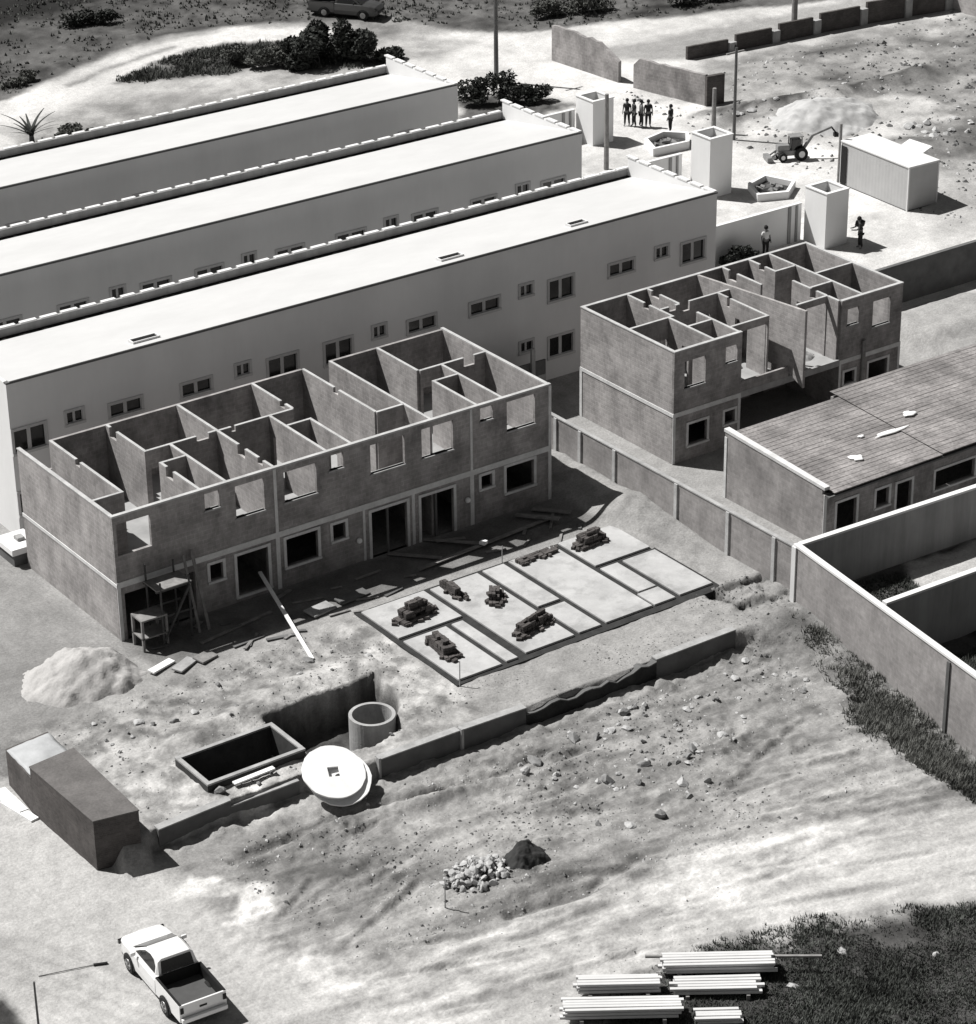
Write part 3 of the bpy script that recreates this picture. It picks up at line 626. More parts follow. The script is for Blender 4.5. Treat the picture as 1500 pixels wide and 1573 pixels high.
# ------------------------------------------------------------------ white terrace rows
WIN=[('L',1.05,2.55),('s',3.64,4.4),('W',5.78,7.32),('W',9.43,10.9),('s',12.28,12.95),('L',13.97,15.5),('L',17.05,18.5),('s',19.75,20.4),('W',21.72,23.25),('W',25.33,27.0),('s',28.3,29.0),('L',30.05,31.5),('W',33.8,35.3),('s',36.75,37.5),('L',38.45,39.9)]
def row(label, y0, x0, x1, lower):
    R = thing('row_building', label, 'building', (0,y0,0), 0, 'white terrace rows')
    D=7.15; ze=7.55
    zs={'L':(4.18,5.2),'s':(4.86,5.38),'W':(4.6,5.16)}
    hol=[(a,b)+zs[k] for k,a,b in WIN if a>x0+.05]
    low=[(a,b,1.2,2.2) if k=='L' else (a,b,1.9,2.4) for k,a,b in WIN if k in 'Ls' and a>x0+.05] if lower else []
    MB().cells('x',x0,x1,0,.2,-.3,ze-.1,hol+low).build('front_wall',M['plaster'],R)
    MB().box(x0-.01,x1+.01,-.05,.2,ze-.1,ze-.02).build('eave_gutter',M['gutter_shade'],R)
    def slab(z_f,z_b,xa,xb,ya,yb,th):
        return MB().add([(xa,ya,z_f-th),(xb,ya,z_f-th),(xb,yb,z_b-th),(xa,yb,z_b-th),(xa,ya,z_f),(xb,ya,z_f),(xb,yb,z_b),(xa,yb,z_b)],[(0,3,2,1),(4,5,6,7),(0,1,5,4),(1,2,6,5),(2,3,7,6),(3,0,4,7)])
    slab(ze+.03,6.45,x0+.15,x1-.2,-.03,D-.15,.05).build('roof',M['roofwhite'],R)
    MB().box(x0,x1-.2,D-.15,D,-.3,6.9).build('back_parapet',M['parapet'],R)
    MB().cells('y',.2,D-.15,x1-.2,x1,-.3,7.5).build('end_wall',M['plaster'],R)
    MB().cells('y',.2,D-.15,x0,x0+.15,-.3,7.5).build('end_wall',M['plaster'],R)
    x=x0
    while x<x1-.5:
        l=min(.76+random.uniform(-.06,.08),x1-.2-x); MB().obox((x+l/2,D-.08,6.945+random.uniform(-.008,.008)),(l,.23,.085),random.uniform(-.012,.012)).build('coping_tile',M['cap'],R); x+=1.05
    y=.05
    while y<D-.2:
        l=min(.8,D-y); MB().obox((x1-.10,y+l/2,7.54),(.26,l,.075),random.uniform(-.01,.01)).build('coping_tile',M['cap'],R); y+=1.05
    MB().box(x0+.16,x1-.21,D-.46,D-.152,6.40,6.515).build('gutter_shade',M['dark'],R)  # near-black gutter strip, the parapet's shadow deepened in its colour
    for k,a,b in WIN:
        if a<x0+.05: continue
        z0,z1=zs[k]
        for (c0,c1) in ((z0,z1),)+(((1.2,2.2) if k=='L' else (1.9,2.4),) if lower and k in 'Ls' else ()):
            f=MB(); w=.13
            f.box(a-w,b+w,-.05,0,c1,c1+w); f.box(a-w,a,-.05,0,c0,c1); f.box(b,b+w,-.05,0,c0,c1); f.box(a-w,b+w,-.09,0,c0-w,c0)
            fo=f.build('window',M['frame'],R)
            g=MB(); mid=(a+b)/2; bar=.09 if k!='s' else .06
            g.box(a,mid-bar,.09,.13,c0,c1); g.box(mid+bar,b,.09,.13,c0,c1); g.build('pane',M['glass'],fo)
            MB().box(mid-bar,mid+bar,.06,.14,c0,c1).build('mullion',M['frame'],fo)
    for hx,hl in ((8.1,1.25),(24.7,1.2),(32.3,.95)):
        if lower:
            h=slab(ze-.02,ze-.07,hx-hl/2,hx+hl/2,.55,.82,.02)
            zz=ze+.03-.154*.68
            k=MB(); k.box(hx-hl/2-.06,hx+hl/2+.06,.5,.55,zz-.12,zz+.12); k.box(hx-hl/2-.06,hx+hl/2+.06,.92,.97,zz-.2,zz+.1); k.box(hx-hl/2-.06,hx-hl/2,.55,.92,zz-.2,zz+.1); k.box(hx+hl/2,hx+hl/2+.06,.55,.92,zz-.2,zz+.1)
            ho=k.build('roof_hatch',M['cap'],R)
            MB().box(hx-hl/2,hx+hl/2,.55,.92,zz+.02,zz+.05).build('hatch_opening',M['dark'],ho)
    return R
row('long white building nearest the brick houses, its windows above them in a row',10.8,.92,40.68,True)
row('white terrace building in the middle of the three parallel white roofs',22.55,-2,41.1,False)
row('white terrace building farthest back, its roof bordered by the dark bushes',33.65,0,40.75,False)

# alley wall between the two brick houses
w=thing('alley_wall','grey alley wall filling the gap between the two brick houses','wall')
MB().box(22.6,28.5,9.0,9.15,-.3,1.35).build('plastered_base',M['conc'],w); MB().box(22.6,28.5,9.02,9.13,1.35,2.1).build('dark_band',M['conc_dark'],w)  # upper band darker than the plastered base
MB().box(27.55,27.75,8.85,9.0,-.2,2.9).build('post',M['conc'],w)

# ------------------------------------------------------------------ block boundary wall
w=thing('block_wall','sunlit concrete block wall with pale posts between the foundation and the right-hand house','wall')
MB().cells('y',-13.5,4.6,24.8,24.94,-.5,2.05).build('wall_panel',M['block'],w)
MB().box(24.77,24.97,-13.5,4.6,2.05,2.11).build('coping',M['conc'],w)
for y in (4.3,3.3,1.45,-1.1,-5.5,-9.0,-12.0): MB().box(24.72,24.8,y-.1,y+.1,-.4,2.05).build('post',M['trim'],w)
MB().cells('x',22.4,24.8,4.6,4.75,-.3,1.9).build('wall_panel',M['block'],w)

# ------------------------------------------------------------------ walled plot
w=thing('plot_enclosure','plastered plot wall with bright white coping enclosing dark weedy ground at right','wall')
def wallseg(p,q,z0,z1,t,m,name,parent): 
    d=Vector((q[0]-p[0],q[1]-p[1])).normalized(); n=Vector((-d.y,d.x))*t/2
    return MB().prism([(p[0]+n.x,p[1]+n.y),(p[0]-n.x,p[1]-n.y),(q[0]-n.x,q[1]-n.y),(q[0]+n.x,q[1]+n.y)],z0,z1).build(name,m,parent)
pa,pb,pc=(24.4,-13.85),(22.1,-29.0),(20.6,-39)
pj=(23.62,-19.72)
wallseg(pa,pc,-1.6,2.5,.18,M['block'],'wall_panel',w)
wallseg((pa[0]+.02,pa[1]+.10),(pc[0],pc[1]),2.5,2.6,.27,M['cap'],'coping',w)
wallseg((24.5,-13.86),(46,-14.9),-.6,2.5,.18,M['parapet'],'wall_panel',w)
wallseg((24.55,-13.86),(46,-14.9),2.5,2.6,.27,M['cap'],'coping',w)
wallseg((pj[0]+.1,pj[1]),(46,-20.5),-.6,2.5,.18,M['parapet'],'wall_panel',w)
wallseg((pj[0]+.16,pj[1]),(46,-20.5),2.5,2.6,.27,M['cap'],'coping',w)
MB().box(24.22,24.36,-13.95,-13.7,-.5,2.5).build('post',M['cap'],w)
MB().obox((22.70,-24.5,.6),(.16,.16,3.6)).build('post',M['conc_dark'],w)

# ------------------------------------------------------------------ right boundary wall
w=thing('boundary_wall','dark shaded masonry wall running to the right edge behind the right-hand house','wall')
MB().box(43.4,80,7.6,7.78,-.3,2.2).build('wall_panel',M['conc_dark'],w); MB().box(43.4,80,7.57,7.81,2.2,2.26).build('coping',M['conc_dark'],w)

# ------------------------------------------------------------------ foundation slab
F=thing('foundation','pale concrete foundation of rectangular pads divided by dark footings','foundation',(0,0,0))
pads=[(9.06,12.32,-6.86,-3.96),(9.06,11.28,-11.1,-7.08),(11.46,12.12,-11.05,-7.08),(12.5,15.06,-10.95,-4.02),(15.24,16.46,-8.1,-4.0),(16.66,19.2,-10.9,-3.94),(19.4,22.5,-6.64,-3.86),(20.62,22.5,-10.85,-6.86),(19.4,20.44,-9.6,-6.86),(15.24,16.48,-10.92,-8.3),(19.22,20.44,-10.9,-9.62)]
MB().box(8.88,22.66,-11.28,-3.82,-.4,.032).build('footing',M['soil_dark'],F)
for (a,b,c,d) in pads:
    MB().box(a+.05,b-.05,c+.05,d-.05,.03,.13).build('pad',M['conc_pale'],F,bevel=.02)

# brick piles on it
def pile(x,y,z,nx,ny,nz,rz,label,k=0,shape='hip'):
    rnd=random.Random(k); m=MB(); bl,bw,bh=.26,.15,.15
    for iz in range(nz):
        sh=iz if shape=='hip' else 0
        for ix in range(nx):
            for iy in range(ny):
                if shape=='hip' and (ix<sh*.5 or ix>=nx-sh*.5 or iy<sh*.4 or iy>=ny-sh*.4): continue
                if rnd.random()<.1: continue
                cx=(ix-(nx-1)/2)*bl+rnd.uniform(-.03,.03); cy=(iy-(ny-1)/2)*bw+rnd.uniform(-.02,.02)
                m.obox((cx,cy,(iz+.5)*bh+rnd.uniform(0,.012)),(bl*.94,bw*.9,bh*.94),rnd.uniform(-.16,.16),rnd.uniform(-.04,.04))
    for j in range(int(nx*1.2)):
        a=rnd.uniform(0,2*PI); m.obox((math.cos(a)*nx*bl*.6,math.sin(a)*ny*bw*.62,.06),(bl*.9,bw*.9,.12),rnd.uniform(0,3),rnd.uniform(-.3,.3))
    o=m.build('brick_pile',M['brown'],fix=False); o.location=(x,y,z); o.rotation_euler=(0,0,rz)
    return tag(o,label,'brick pile',group='brick piles on the foundation')
pile(10.65,-5.75,.135,7,5,5,.1,'largest brick pile, stepped, on the far left pad of the foundation',1)
pile(10.0,-8.75,.135,7,5,4,1.45,'brick pile on the front left pad of the foundation',2)
pile(13.15,-4.95,.135,6,3,4,1.5,'narrow brick pile close to the shaded edge of the foundation',3)
pile(14.25,-6.5,.135,5,4,3,.9,'small rounded brick pile in the middle of the foundation',4)
pile(13.95,-9.5,.135,8,4,4,.25,'long ragged brick pile nearest the front edge of the foundation',5)
pile(17.9,-4.45,.135,8,3,1,.05,'single flat layer of bricks by the far edge of the foundation',6,'flat')
pile(20.55,-4.8,.135,6,5,4,.1,'brick pile on the far right pad of the foundation',7)

# ------------------------------------------------------------------ retaining walls, tank, ring, lids
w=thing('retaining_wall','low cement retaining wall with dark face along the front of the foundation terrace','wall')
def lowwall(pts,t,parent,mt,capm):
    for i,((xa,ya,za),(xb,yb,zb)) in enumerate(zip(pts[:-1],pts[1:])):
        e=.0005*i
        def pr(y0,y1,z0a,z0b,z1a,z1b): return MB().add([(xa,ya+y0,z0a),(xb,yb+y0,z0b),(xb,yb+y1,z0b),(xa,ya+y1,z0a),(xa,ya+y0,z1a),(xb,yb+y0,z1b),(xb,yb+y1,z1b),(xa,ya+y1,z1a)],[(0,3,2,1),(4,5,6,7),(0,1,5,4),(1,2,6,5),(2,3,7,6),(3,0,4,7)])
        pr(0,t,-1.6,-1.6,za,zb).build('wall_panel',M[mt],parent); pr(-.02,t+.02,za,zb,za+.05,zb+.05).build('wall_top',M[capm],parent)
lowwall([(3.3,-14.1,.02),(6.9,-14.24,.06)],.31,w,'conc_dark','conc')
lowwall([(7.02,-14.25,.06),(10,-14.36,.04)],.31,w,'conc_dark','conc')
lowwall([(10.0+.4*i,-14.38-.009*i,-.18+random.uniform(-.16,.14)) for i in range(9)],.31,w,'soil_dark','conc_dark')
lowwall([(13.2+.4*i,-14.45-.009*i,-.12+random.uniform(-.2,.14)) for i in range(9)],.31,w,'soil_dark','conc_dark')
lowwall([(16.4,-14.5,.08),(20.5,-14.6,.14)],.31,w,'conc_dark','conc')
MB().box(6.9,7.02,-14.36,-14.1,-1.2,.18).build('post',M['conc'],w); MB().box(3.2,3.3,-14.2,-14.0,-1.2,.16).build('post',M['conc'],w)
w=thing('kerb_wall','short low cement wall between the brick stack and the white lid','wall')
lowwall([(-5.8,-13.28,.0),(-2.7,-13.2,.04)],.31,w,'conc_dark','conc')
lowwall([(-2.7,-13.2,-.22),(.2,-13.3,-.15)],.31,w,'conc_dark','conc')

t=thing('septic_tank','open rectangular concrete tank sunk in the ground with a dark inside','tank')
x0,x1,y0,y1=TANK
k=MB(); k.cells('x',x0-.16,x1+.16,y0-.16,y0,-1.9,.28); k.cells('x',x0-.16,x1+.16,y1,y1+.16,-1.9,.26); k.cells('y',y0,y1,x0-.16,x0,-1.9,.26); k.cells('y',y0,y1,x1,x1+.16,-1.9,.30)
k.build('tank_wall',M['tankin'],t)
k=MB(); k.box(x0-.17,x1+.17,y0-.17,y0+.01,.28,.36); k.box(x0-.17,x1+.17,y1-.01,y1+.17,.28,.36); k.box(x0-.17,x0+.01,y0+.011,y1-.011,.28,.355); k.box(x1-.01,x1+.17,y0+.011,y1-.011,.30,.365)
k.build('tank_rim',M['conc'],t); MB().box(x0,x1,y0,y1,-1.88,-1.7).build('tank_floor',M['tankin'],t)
def annulus(cx,cy,z0,z1,ro,ri,n=40,hole=None,jit=0,seed=1):
    rnd=random.Random(seed); m=MB(); A=[2*PI*i/n for i in range(n)]
    ro_=[ro*(1+rnd.uniform(-jit,jit)) for _ in A]
    def inner(a):
        if hole=='diamond': return ri/(abs(math.cos(a))+abs(math.sin(a)))
        return ri
    R=[[(cx+ro_[i]*math.cos(a),cy+ro_[i]*math.sin(a),z) for i,a in enumerate(A)] for z in (z0,z1)]
    I=[[(cx+inner(a)*math.cos(a),cy+inner(a)*math.sin(a),z) for a in A] for z in (z0,z1)]
    return m.loft([R[0],R[1],I[1],I[0],R[0]],cap=False)
r=thing('well_ring','round concrete well ring standing in the dark pit','well ring',(4.78,-11.35,-1.5))
annulus(0,0,0,.82,.92,.80).build('lower_ring',M['conc'],r,shade=False); annulus(0,0,.83,1.72,.92,.78).build('upper_ring',M['conc'],r)
lid=annulus(0,0,0,.08,1.21,.30,44,'diamond',.012).build('tank_lid',M['lid'],bevel=.012)
lid.location=(1.28,-14.02,.18); lid.rotation_euler=(math.radians(21),math.radians(-13),.4)
tag(lid,'white round concrete lid with a diamond hole leaning at the end of the retaining wall','lid')
lid2=annulus(0,0,0,.07,1.2,.2,44,None,.012,3).build('tank_lid',M['lid'],bevel=.012)
lid2.location=(1.43,-14.2,-.06); lid2.rotation_euler=(math.radians(24),math.radians(-12),.1)
tag(lid2,'white round lid mostly hidden under the lid with the diamond hole','lid')
b=MB().beam((-2.1,-12.42,.18),(-.35,-12.42,.22),.22,.06).build('white_board',M['lid']); tag(b,'short white board lying in front of the open concrete tank','board')

# ------------------------------------------------------------------ brick stack at lower left
B=thing('brick_stack','tall solid stack of brown bricks standing at the edge of the street','brick stack')
def slabprism(poly,z0,z1,name,m,jag=0): return MB().prism(poly,z0,z1).build(name,m,B)
slabprism([(-8.3,-13.17),(-6.64,-13.5),(-6.5,-8.25),(-8.42,-8.5)],-1.3,1.27,'brick_block',M['brown'])
slabprism([(-8.32,-13.19),(-6.62,-13.52),(-6.48,-8.27),(-8.44,-8.48)],1.27,1.32,'top_course',M['brown_top'])
slabprism([(-8.42,-8.49),(-6.5,-8.24),(-6.35,-5.85),(-8.22,-6.05)],-1.3,.80,'brick_block',M['brown'])
n=14; rows=[]
for i in range(n):
    u=i/(n-1); rows.append([])
    for j in range(12):
        v=j/11; x=-8.36+u*1.9+.1*v; y=-8.42+v*2.2+.25*u
        rows[-1].append((x,y,.84+.16*math.sin(PI*u)*math.sin(PI*v)+.07*fbm(np.array([x*3]),np.array([y*3]),1,3,5)[0]))
m=MB(); P=[p for r_ in rows for p in r_]
m.add(P,[(i*12+j,(i+1)*12+j,(i+1)*12+j+1,i*12+j+1) for i in range(n-1) for j in range(11)])
o=m.build('pale_tarp',M['tarp'],shade=True); sm=o.modifiers.new('s','SOLIDIFY'); sm.thickness=.03
tag(o,'rumpled pale grey tarp on the lower end of the brown brick stack','tarp')
m=MB()
for i in range(4): m.obox((-9.35-.10*i*.3,-10.6-.25*i,-.1+.02*i+.1*(i==0)),(.35,1.9,.12),.06*i)
o=m.build('white_sheet_stack',M['lid']); o.location=(.68,3.4,-.72); o.rotation_euler=(0,0,-.0); tag(o,'white sheets leaning at the foot of the brown brick stack by the street','sheets')

# ------------------------------------------------------------------ heaps
def heap(name,cx,cy,rx,ry,h,mt,label,cat,seed,rough=.12,peak=1.3,z=None,rz=0):
    n=56; G=np.linspace(-1.15,1.15,n); U,V=np.meshgrid(G,G,indexing='ij'); R=np.hypot(U,V)
    wob=1+.18*fbm(U*2+5,V*2+3,1,3,seed)
    R=R/wob; Z=h*np.clip(1-R**peak,-.25,1)
    Z=np.where(R<.25,h*(1-.25**peak)-.0*R+ (h*(.25-R)*.25),Z)
    X=U*rx; Y=V*ry; Z=Z+rough*fbm(X*1.3+seed,Y*1.3,1.0,5,seed+3,.6)
    c,s=math.cos(rz),math.sin(rz); XX=X*c-Y*s+cx; YY=X*s+Y*c+cy
    g=height(XX.ravel(),YY.ravel()).reshape(n,n) if z is None else z
    P=np.stack([XX,YY,Z+g-.03],-1).reshape(-1,3)
    m=MB(); m.add([tuple(p) for p in P],[(i*n+j,(i+1)*n+j,(i+1)*n+j+1,i*n+j+1) for i in range(n-1) for j in range(n-1)])
    # skirt so that the heap is solid
    o=m.build(name,mt,shade=True,fix=True); return tag(o,label,cat)
heap('sand_pile',-2.75,-1.75,2.55,2.1,1.35,M['sand'],'big pale sand pile at the left corner of the brick house','sand pile',11,.28)
heap('soil_heap',4.45,-21.75,1.0,.7,.75,M['soil_dark'],'small black soil heap beside the white rubble','soil heap',12,.22,1.2)
heap('sand_pile',68.5,33.0,3.8,3.0,1.3,M['conc_pale'],'white sand pile behind the loader in the far yard','sand pile',13,.2)

def stone_mesh(seed,r=1.):
    rnd=random.Random(seed); bm=bmesh.new(); bmesh.ops.create_icosphere(bm,subdivisions=2,radius=r)
    ax=Vector((rnd.uniform(.8,1.3),rnd.uniform(.6,1.),rnd.uniform(.45,.8)))
    planes=[(Vector((rnd.uniform(-1,1),rnd.uniform(-1,1),rnd.uniform(-.6,1))).normalized(),rnd.uniform(.38,.66)) for _ in range(13)]
    for v in bm.verts:
        for n_,d in planes:
            e=v.co.dot(n_)-d*r
            if e>0: v.co-=n_*e
        v.co=Vector((v.co.x*ax.x,v.co.y*ax.y,v.co.z*ax.z))
    me=bpy.data.meshes.new('stone'); bm.to_mesh(me); bm.free(); return me
SM=[stone_mesh(i) for i in range(8)]
for me in SM[:4]: me.materials.append(M['rock'])
for me in SM[4:]: me.materials.append(M['rock_dark'])
def stone(x,y,s,k,label,group,z=None):
    o=bpy.data.objects.new('stone',SM[k]); COL.objects.link(o)
    o.location=(x,y,(gz(x,y) if z is None else z)+s*.18); o.scale=(s,s,s); o.rotation_euler=(0,0,random.uniform(0,6))
    return tag(o,label,'stone',group)
# scattered stones of the lower lot: clusters as in the photograph
cl=[(12.9,-19.9,1.6,13),(8.7,-17.3,1.2,10),(15.2,-18.3,1.3,10),(12.4,-22.0,.9,6),(10.6,-19.6,1.0,11),(19.3,-15.6,1.0,5),(17.5,-17.4,1.5,9),(11.8,-16.2,1.3,13),(14.3,-15.9,1.3,9),(20.6,-18.2,1.0,6),(9.0,-21.2,1.2,6)]
for cx,cy,r_,n_ in cl:
    for i in range(n_):
        x=cx+random.gauss(0,r_*.8); y=cy+random.gauss(0,r_*.55)
        if y>-15.0 : y=-15.1-random.random()
        s=min(.42,.09+random.expovariate(10))
        stone(x,y,s,random.randrange(8),'loose pale stone lying on the rough lower ground','loose stones in the lower lot')
for i in range(75):
    x=random.uniform(7.5,21); y=-15.2-abs(random.gauss(0,3.2))
    if y<-24: continue
    stone(x,y,.035+random.expovariate(22),4+random.randrange(4) if i%3 else random.randrange(4),'loose pale stone lying on the rough lower ground','loose stones in the lower lot')
for i in range(62):
    x=random.uniform(-4.5,8.3); y=random.uniform(-9.3,-5.2) if i%3 else random.uniform(-13.0,-12.3)
    if polydist(np.array([x]),np.array([y]),PIT)[0]>-.15 or (TANK[0]-.3<x<TANK[1]+.3 and TANK[2]-.3<y<TANK[3]+.3): continue
    stone(x,y,.05+random.expovariate(14),4+random.randrange(4) if i%4 else random.randrange(4),'small clod on the churned soil by the open tank and pit','clods round the tank')
for i in range(22):
    a=random.random(); x=62+a*22; y=random.choice((37.0-.5*random.random(),random.uniform(22,42)))
    stone(x,y,.15+random.expovariate(8)*.5,random.randrange(8),'loose stone in the rough far yard','stones in the far yard')
for i in range(22):
    stone(random.gauss(73.5,1.5),random.gauss(27.5,1.2),.2+.3*random.random(),random.randrange(4),'white rubble stone at the right edge of the far yard','white rubble in the far yard')
def gravel(name,n,xr,yr,smin,smax,mt,seed,label,ok):
    rs=np.random.RandomState(seed); m=MB(); V=[];Fc=[]
    X=rs.uniform(*xr,n); Y=rs.uniform(*yr,n); k=ok(X,Y)&(rs.rand(n)<np.clip(.35+1.5*fbm(X,Y,2.2,4,seed),.03,1)); X=X[k];Y=Y[k]; Z=height(X,Y)
    for x,y,z in zip(X,Y,Z):
        q=rs.uniform(smin,smax)*(1 if rs.rand()<.85 else 1.8); a=rs.uniform(0,6.28); n0=len(V); c,sn=math.cos(a),math.sin(a)
        for (u,v,w_) in ((1.2,0,0),(.2,.8,0),(-1,.3,0),(-.3,-.9,0),(.3,.1,.75),(-.35,-.1,.6)): V.append((x+q*(u*c-v*sn),y+q*(u*sn+v*c),z+q*w_*rs.uniform(.7,1.3)-.01))
        Fc+= [(n0,n0+1,n0+4),(n0+1,n0+2,n0+5,n0+4),(n0+2,n0+3,n0+5),(n0+3,n0,n0+4,n0+5)]
    m.v=V;m.f=Fc; o=m.build(name,M[mt],fix=False); return tag(o,label,'gravel',kind='stuff')
lotok=lambda X,Y:(Y<-14.9-.03*(X-3))&(Y>-23.8-.15*np.clip(X,0,20))&(X>-4.5)
gravel('gravel',5200,(-5,21.5),(-26,-14.6),.02,.055,'rock',41,'fine pale gravel over the lower lot',lotok)
gravel('gravel',5200,(-5,21.5),(-26,-14.6),.02,.06,'soil_mid',42,'dark clods over the lower lot',lotok)
terok=lambda X,Y:(polydist(X,Y,PIT)<-.15)&~((X>TANK[0]-.3)&(X<TANK[1]+.3)&(Y>TANK[2]-.3)&(Y<TANK[3]+.3))
gravel('gravel',2600,(-6,8.6),(-12.9,-4.2),.018,.05,'soil_mid',43,'dark clods over the churned soil round the tank',terok)
gravel('gravel',1500,(-6,8.6),(-12.9,-4.2),.018,.045,'rock',44,'fine pale gravel round the tank',terok)
gravel('gravel',1500,(8,24),(-14.0,-11.4),.018,.045,'soil_mid',45,'clods along the terrace before the foundation',lambda X,Y:Y>-13.9-.03*(X-3))
gravel('gravel',2600,(61,95),(14,46),.05,.16,'soil_mid',46,'dark debris over the rough far yard',lambda X,Y:(Y<46)&(X>61))
gravel('gravel',1500,(61,95),(14,46),.05,.14,'rock',47,'pale debris over the rough far yard',lambda X,Y:(Y<46)&(X>61))
gravel('gravel',1800,(-2,20),(-31,-23),.015,.03,'soil_mid',48,'small clods on the dirt road',lambda X,Y:Y<-23)
gravel('gravel',900,(21,25),(-16,-10.9),.02,.06,'soil_mid',49,'dark clods on the broken bank by the plot corner',lambda X,Y:X<24.2)
# the heap of broken rubble in front
R=thing('rubble_heap','heap of white broken rubble in the middle of the lower ground','rubble',(2.35,-21.75,gz(2.35,-21.75)))
m=MB()
for i in range(190):
    a=random.uniform(0,2*PI); d=random.random()**.7; x=d*1.35*math.cos(a); y=d*.95*math.sin(a); s=random.uniform(.06,.24)
    me=SM[random.randrange(4)]; Mx=Matrix.Translation((x,y,  .48*(1-d)*random.random()+.05))@Matrix.Rotation(random.uniform(0,6),4,'Z')@Matrix.Rotation(random.uniform(0,2),4,'X')@Matrix.Scale(s,4)
    m.add([Mx@v.co for v in me.vertices],[tuple(p.vertices) for p in me.polygons])
m.build('broken_stone',M['rock'],R,fix=False)

# ------------------------------------------------------------------ timber, props and site clutter
o=MB().beam((6.75,.12,1.02),(5.47,-5.95,gz(5.47,-5.95)+.05),.16,.06).build('ramp_plank',M['lid']); tag(o,'long white plank sloping from a dark doorway down to the dirt','plank')
props=[((5.1,-.12,3.4),(3.0,-1.75,0),.13,'left of two timber props leaning on the front brick wall'),((5.55,-.12,3.6),(3.55,-1.75,0),.13,'right of two timber props leaning on the front brick wall')]
for p,q,w_,lab in (((3.05,-.12,3.05),(2.95,-1.3,-.05),.12,'left of two timber props leaning on the front brick wall'),((3.45,-.10,3.15),(3.4,-1.3,-.05),.14,'right of two timber props leaning on the front brick wall')):
    tag(MB().beam(p,q,w_,.05).build('timber_prop',M['wood'],bevel=.01),lab,'prop')
t=thing('work_table','crude timber work table standing at the left corner of the brick house','table',(.85,-.95,0))
MB().box(-.6,.6,-.45,.45,1.35,1.42).build('tabletop',M['wood'],t); MB().box(-.6,.6,-.45,.45,.55,.6).build('shelf',M['wood'],t)
for sx in (-.55,.55):
    for sy in (-.4,.4): MB().box(sx-.05,sx+.05,sy-.05,sy+.05,-.1,1.35).build('leg',M['wood'],t)
for i,(p,q,lab) in enumerate((((8.7,2.9,2.63),(7.82,3.15,5.0),'leftmost board leaning in the room beyond the second large upper opening'),((8.8,2.55,2.63),(7.82,2.7,4.8),'middle board leaning in the room beyond the second large upper opening'),((8.75,2.1,2.63),(7.82,2.3,5.1),'rightmost board leaning in the room beyond the second large upper opening'),((11.2,2.2,2.63),(10.42,2.3,4.9),'pale board leaning in the small middle room of the front house'),((16.6,3.9,2.63),(15.78,4.0,4.7),'board leaning by the third large upper opening of the front house'),((34.6,1.6,2.56),(34.1,3.7,4.8),'dark board leaning in the open middle bay of the right-hand house'),((38.2,1.8,2.56),(37.45,2.2,5.0),'board leaning in the right bay of the right-hand house'))):
    tag(MB().beam(p,q,.16,.05).build('leaning_board',M['wood_pale' if i in (3,1) else 'wood']),lab,'board')
for i,(x,y,z,rx,lab) in enumerate(((16.6,1.7,2.6,.75,'white sand heap on the floor behind the third large upper opening'),(13.0,1.3,2.6,.7,'white sand heap in the middle upper room of the front house'),(6.5,1.3,2.6,.65,'white sand heap on the upper floor behind the first large opening'),(29.9,1.0,2.53,.6,'white sand heap on the upper floor behind the left opening of the right-hand house'),(37.8,.9,2.53,.7,'sand heap on the open floor in the right bay of the right-hand house'))):
    heap('sand_heap',x,y,rx,.6,.45,M['conc_pale'],lab,'sand heap',30+i,.1,1.3,z)
t=thing('scaffold','dark timber scaffold frame standing before the left end of the brick house','scaffold',(1.75,-.75,0))
for x,y in ((-.55,.45),(.75,.45),(-.5,-.6),(.8,-.6)): MB().tube((x,y,-.1),(x+random.uniform(-.05,.05),y,3.1+random.uniform(-.3,.3)),.05,.045,8).build('upright',M['bark'],t)
for z_ in (1.25,2.45):
    for y in (.45,-.6): MB().beam((-.7,y+.06,z_),(.95,y+.06,z_),.09).build('ledger',M['bark'],t)
MB().box(-.7,.95,-.62,.5,2.5,2.55).build('platform',M['wood'],t)
MB().beam((-.55,-.66,.1),(.8,-.66,2.4),.08).build('brace',M['bark'],t)
rnd=random.Random(21)
for i in range(26):
    x=rnd.uniform(.8,21.5); y=rnd.choice((rnd.uniform(-3.3,-.6),rnd.uniform(-3.9,-2.9))); a=rnd.uniform(-.5,.9); l=rnd.uniform(.4,1.5)
    m=MB().obox((x,y,gz(x,y)+.05),(l,rnd.uniform(.08,.2),.05),a,0,rnd.uniform(-.05,.05)).build('offcut',M[('wood','conc_dark','wood')[i%3]])
    tag(m,'loose timber offcut in the strip of shade before the front brick house','timber','timber offcuts along the house')
for (a,b_,w_,h_,lab) in (((13.2,-2.3,.12),(20.9,-1.7,.12),.2,.06,'long timber board lying in the shade along the house'),
    ((15.0,.0,.1),(16.75,-2.1,.2),.2,.05,'board slanting from the doorway across the shade, its tip sunlit'),
    ((13.0,-.2,.1),(14.6,-2.0,.12),.22,.05,'short dim board leftmost before the double doorway'),
    ((19.6,-.6,.15),(20.75,-2.3,.28),.3,.06,'board with a bright tip at the shaded right end of the house'),
    ((20.6,-.5,.1),(21.7,-1.9,.15),.28,.05,'dim board farthest right in the house shade'),
    ((2.5,-2.2,.05),(6.2,-1.6,.05),.16,.05,'thin dim board lying in the shade near the two props')):
    tag(MB().beam(a,b_,w_,h_).build('board',M['wood']),lab,'board')
tag(MB().obox((16.72,-2.15,.28),(.32,.3,.16),.4).build('cement_bag',M['lid'],bevel=.04),'small white cement bag at the tip of a board','bag')
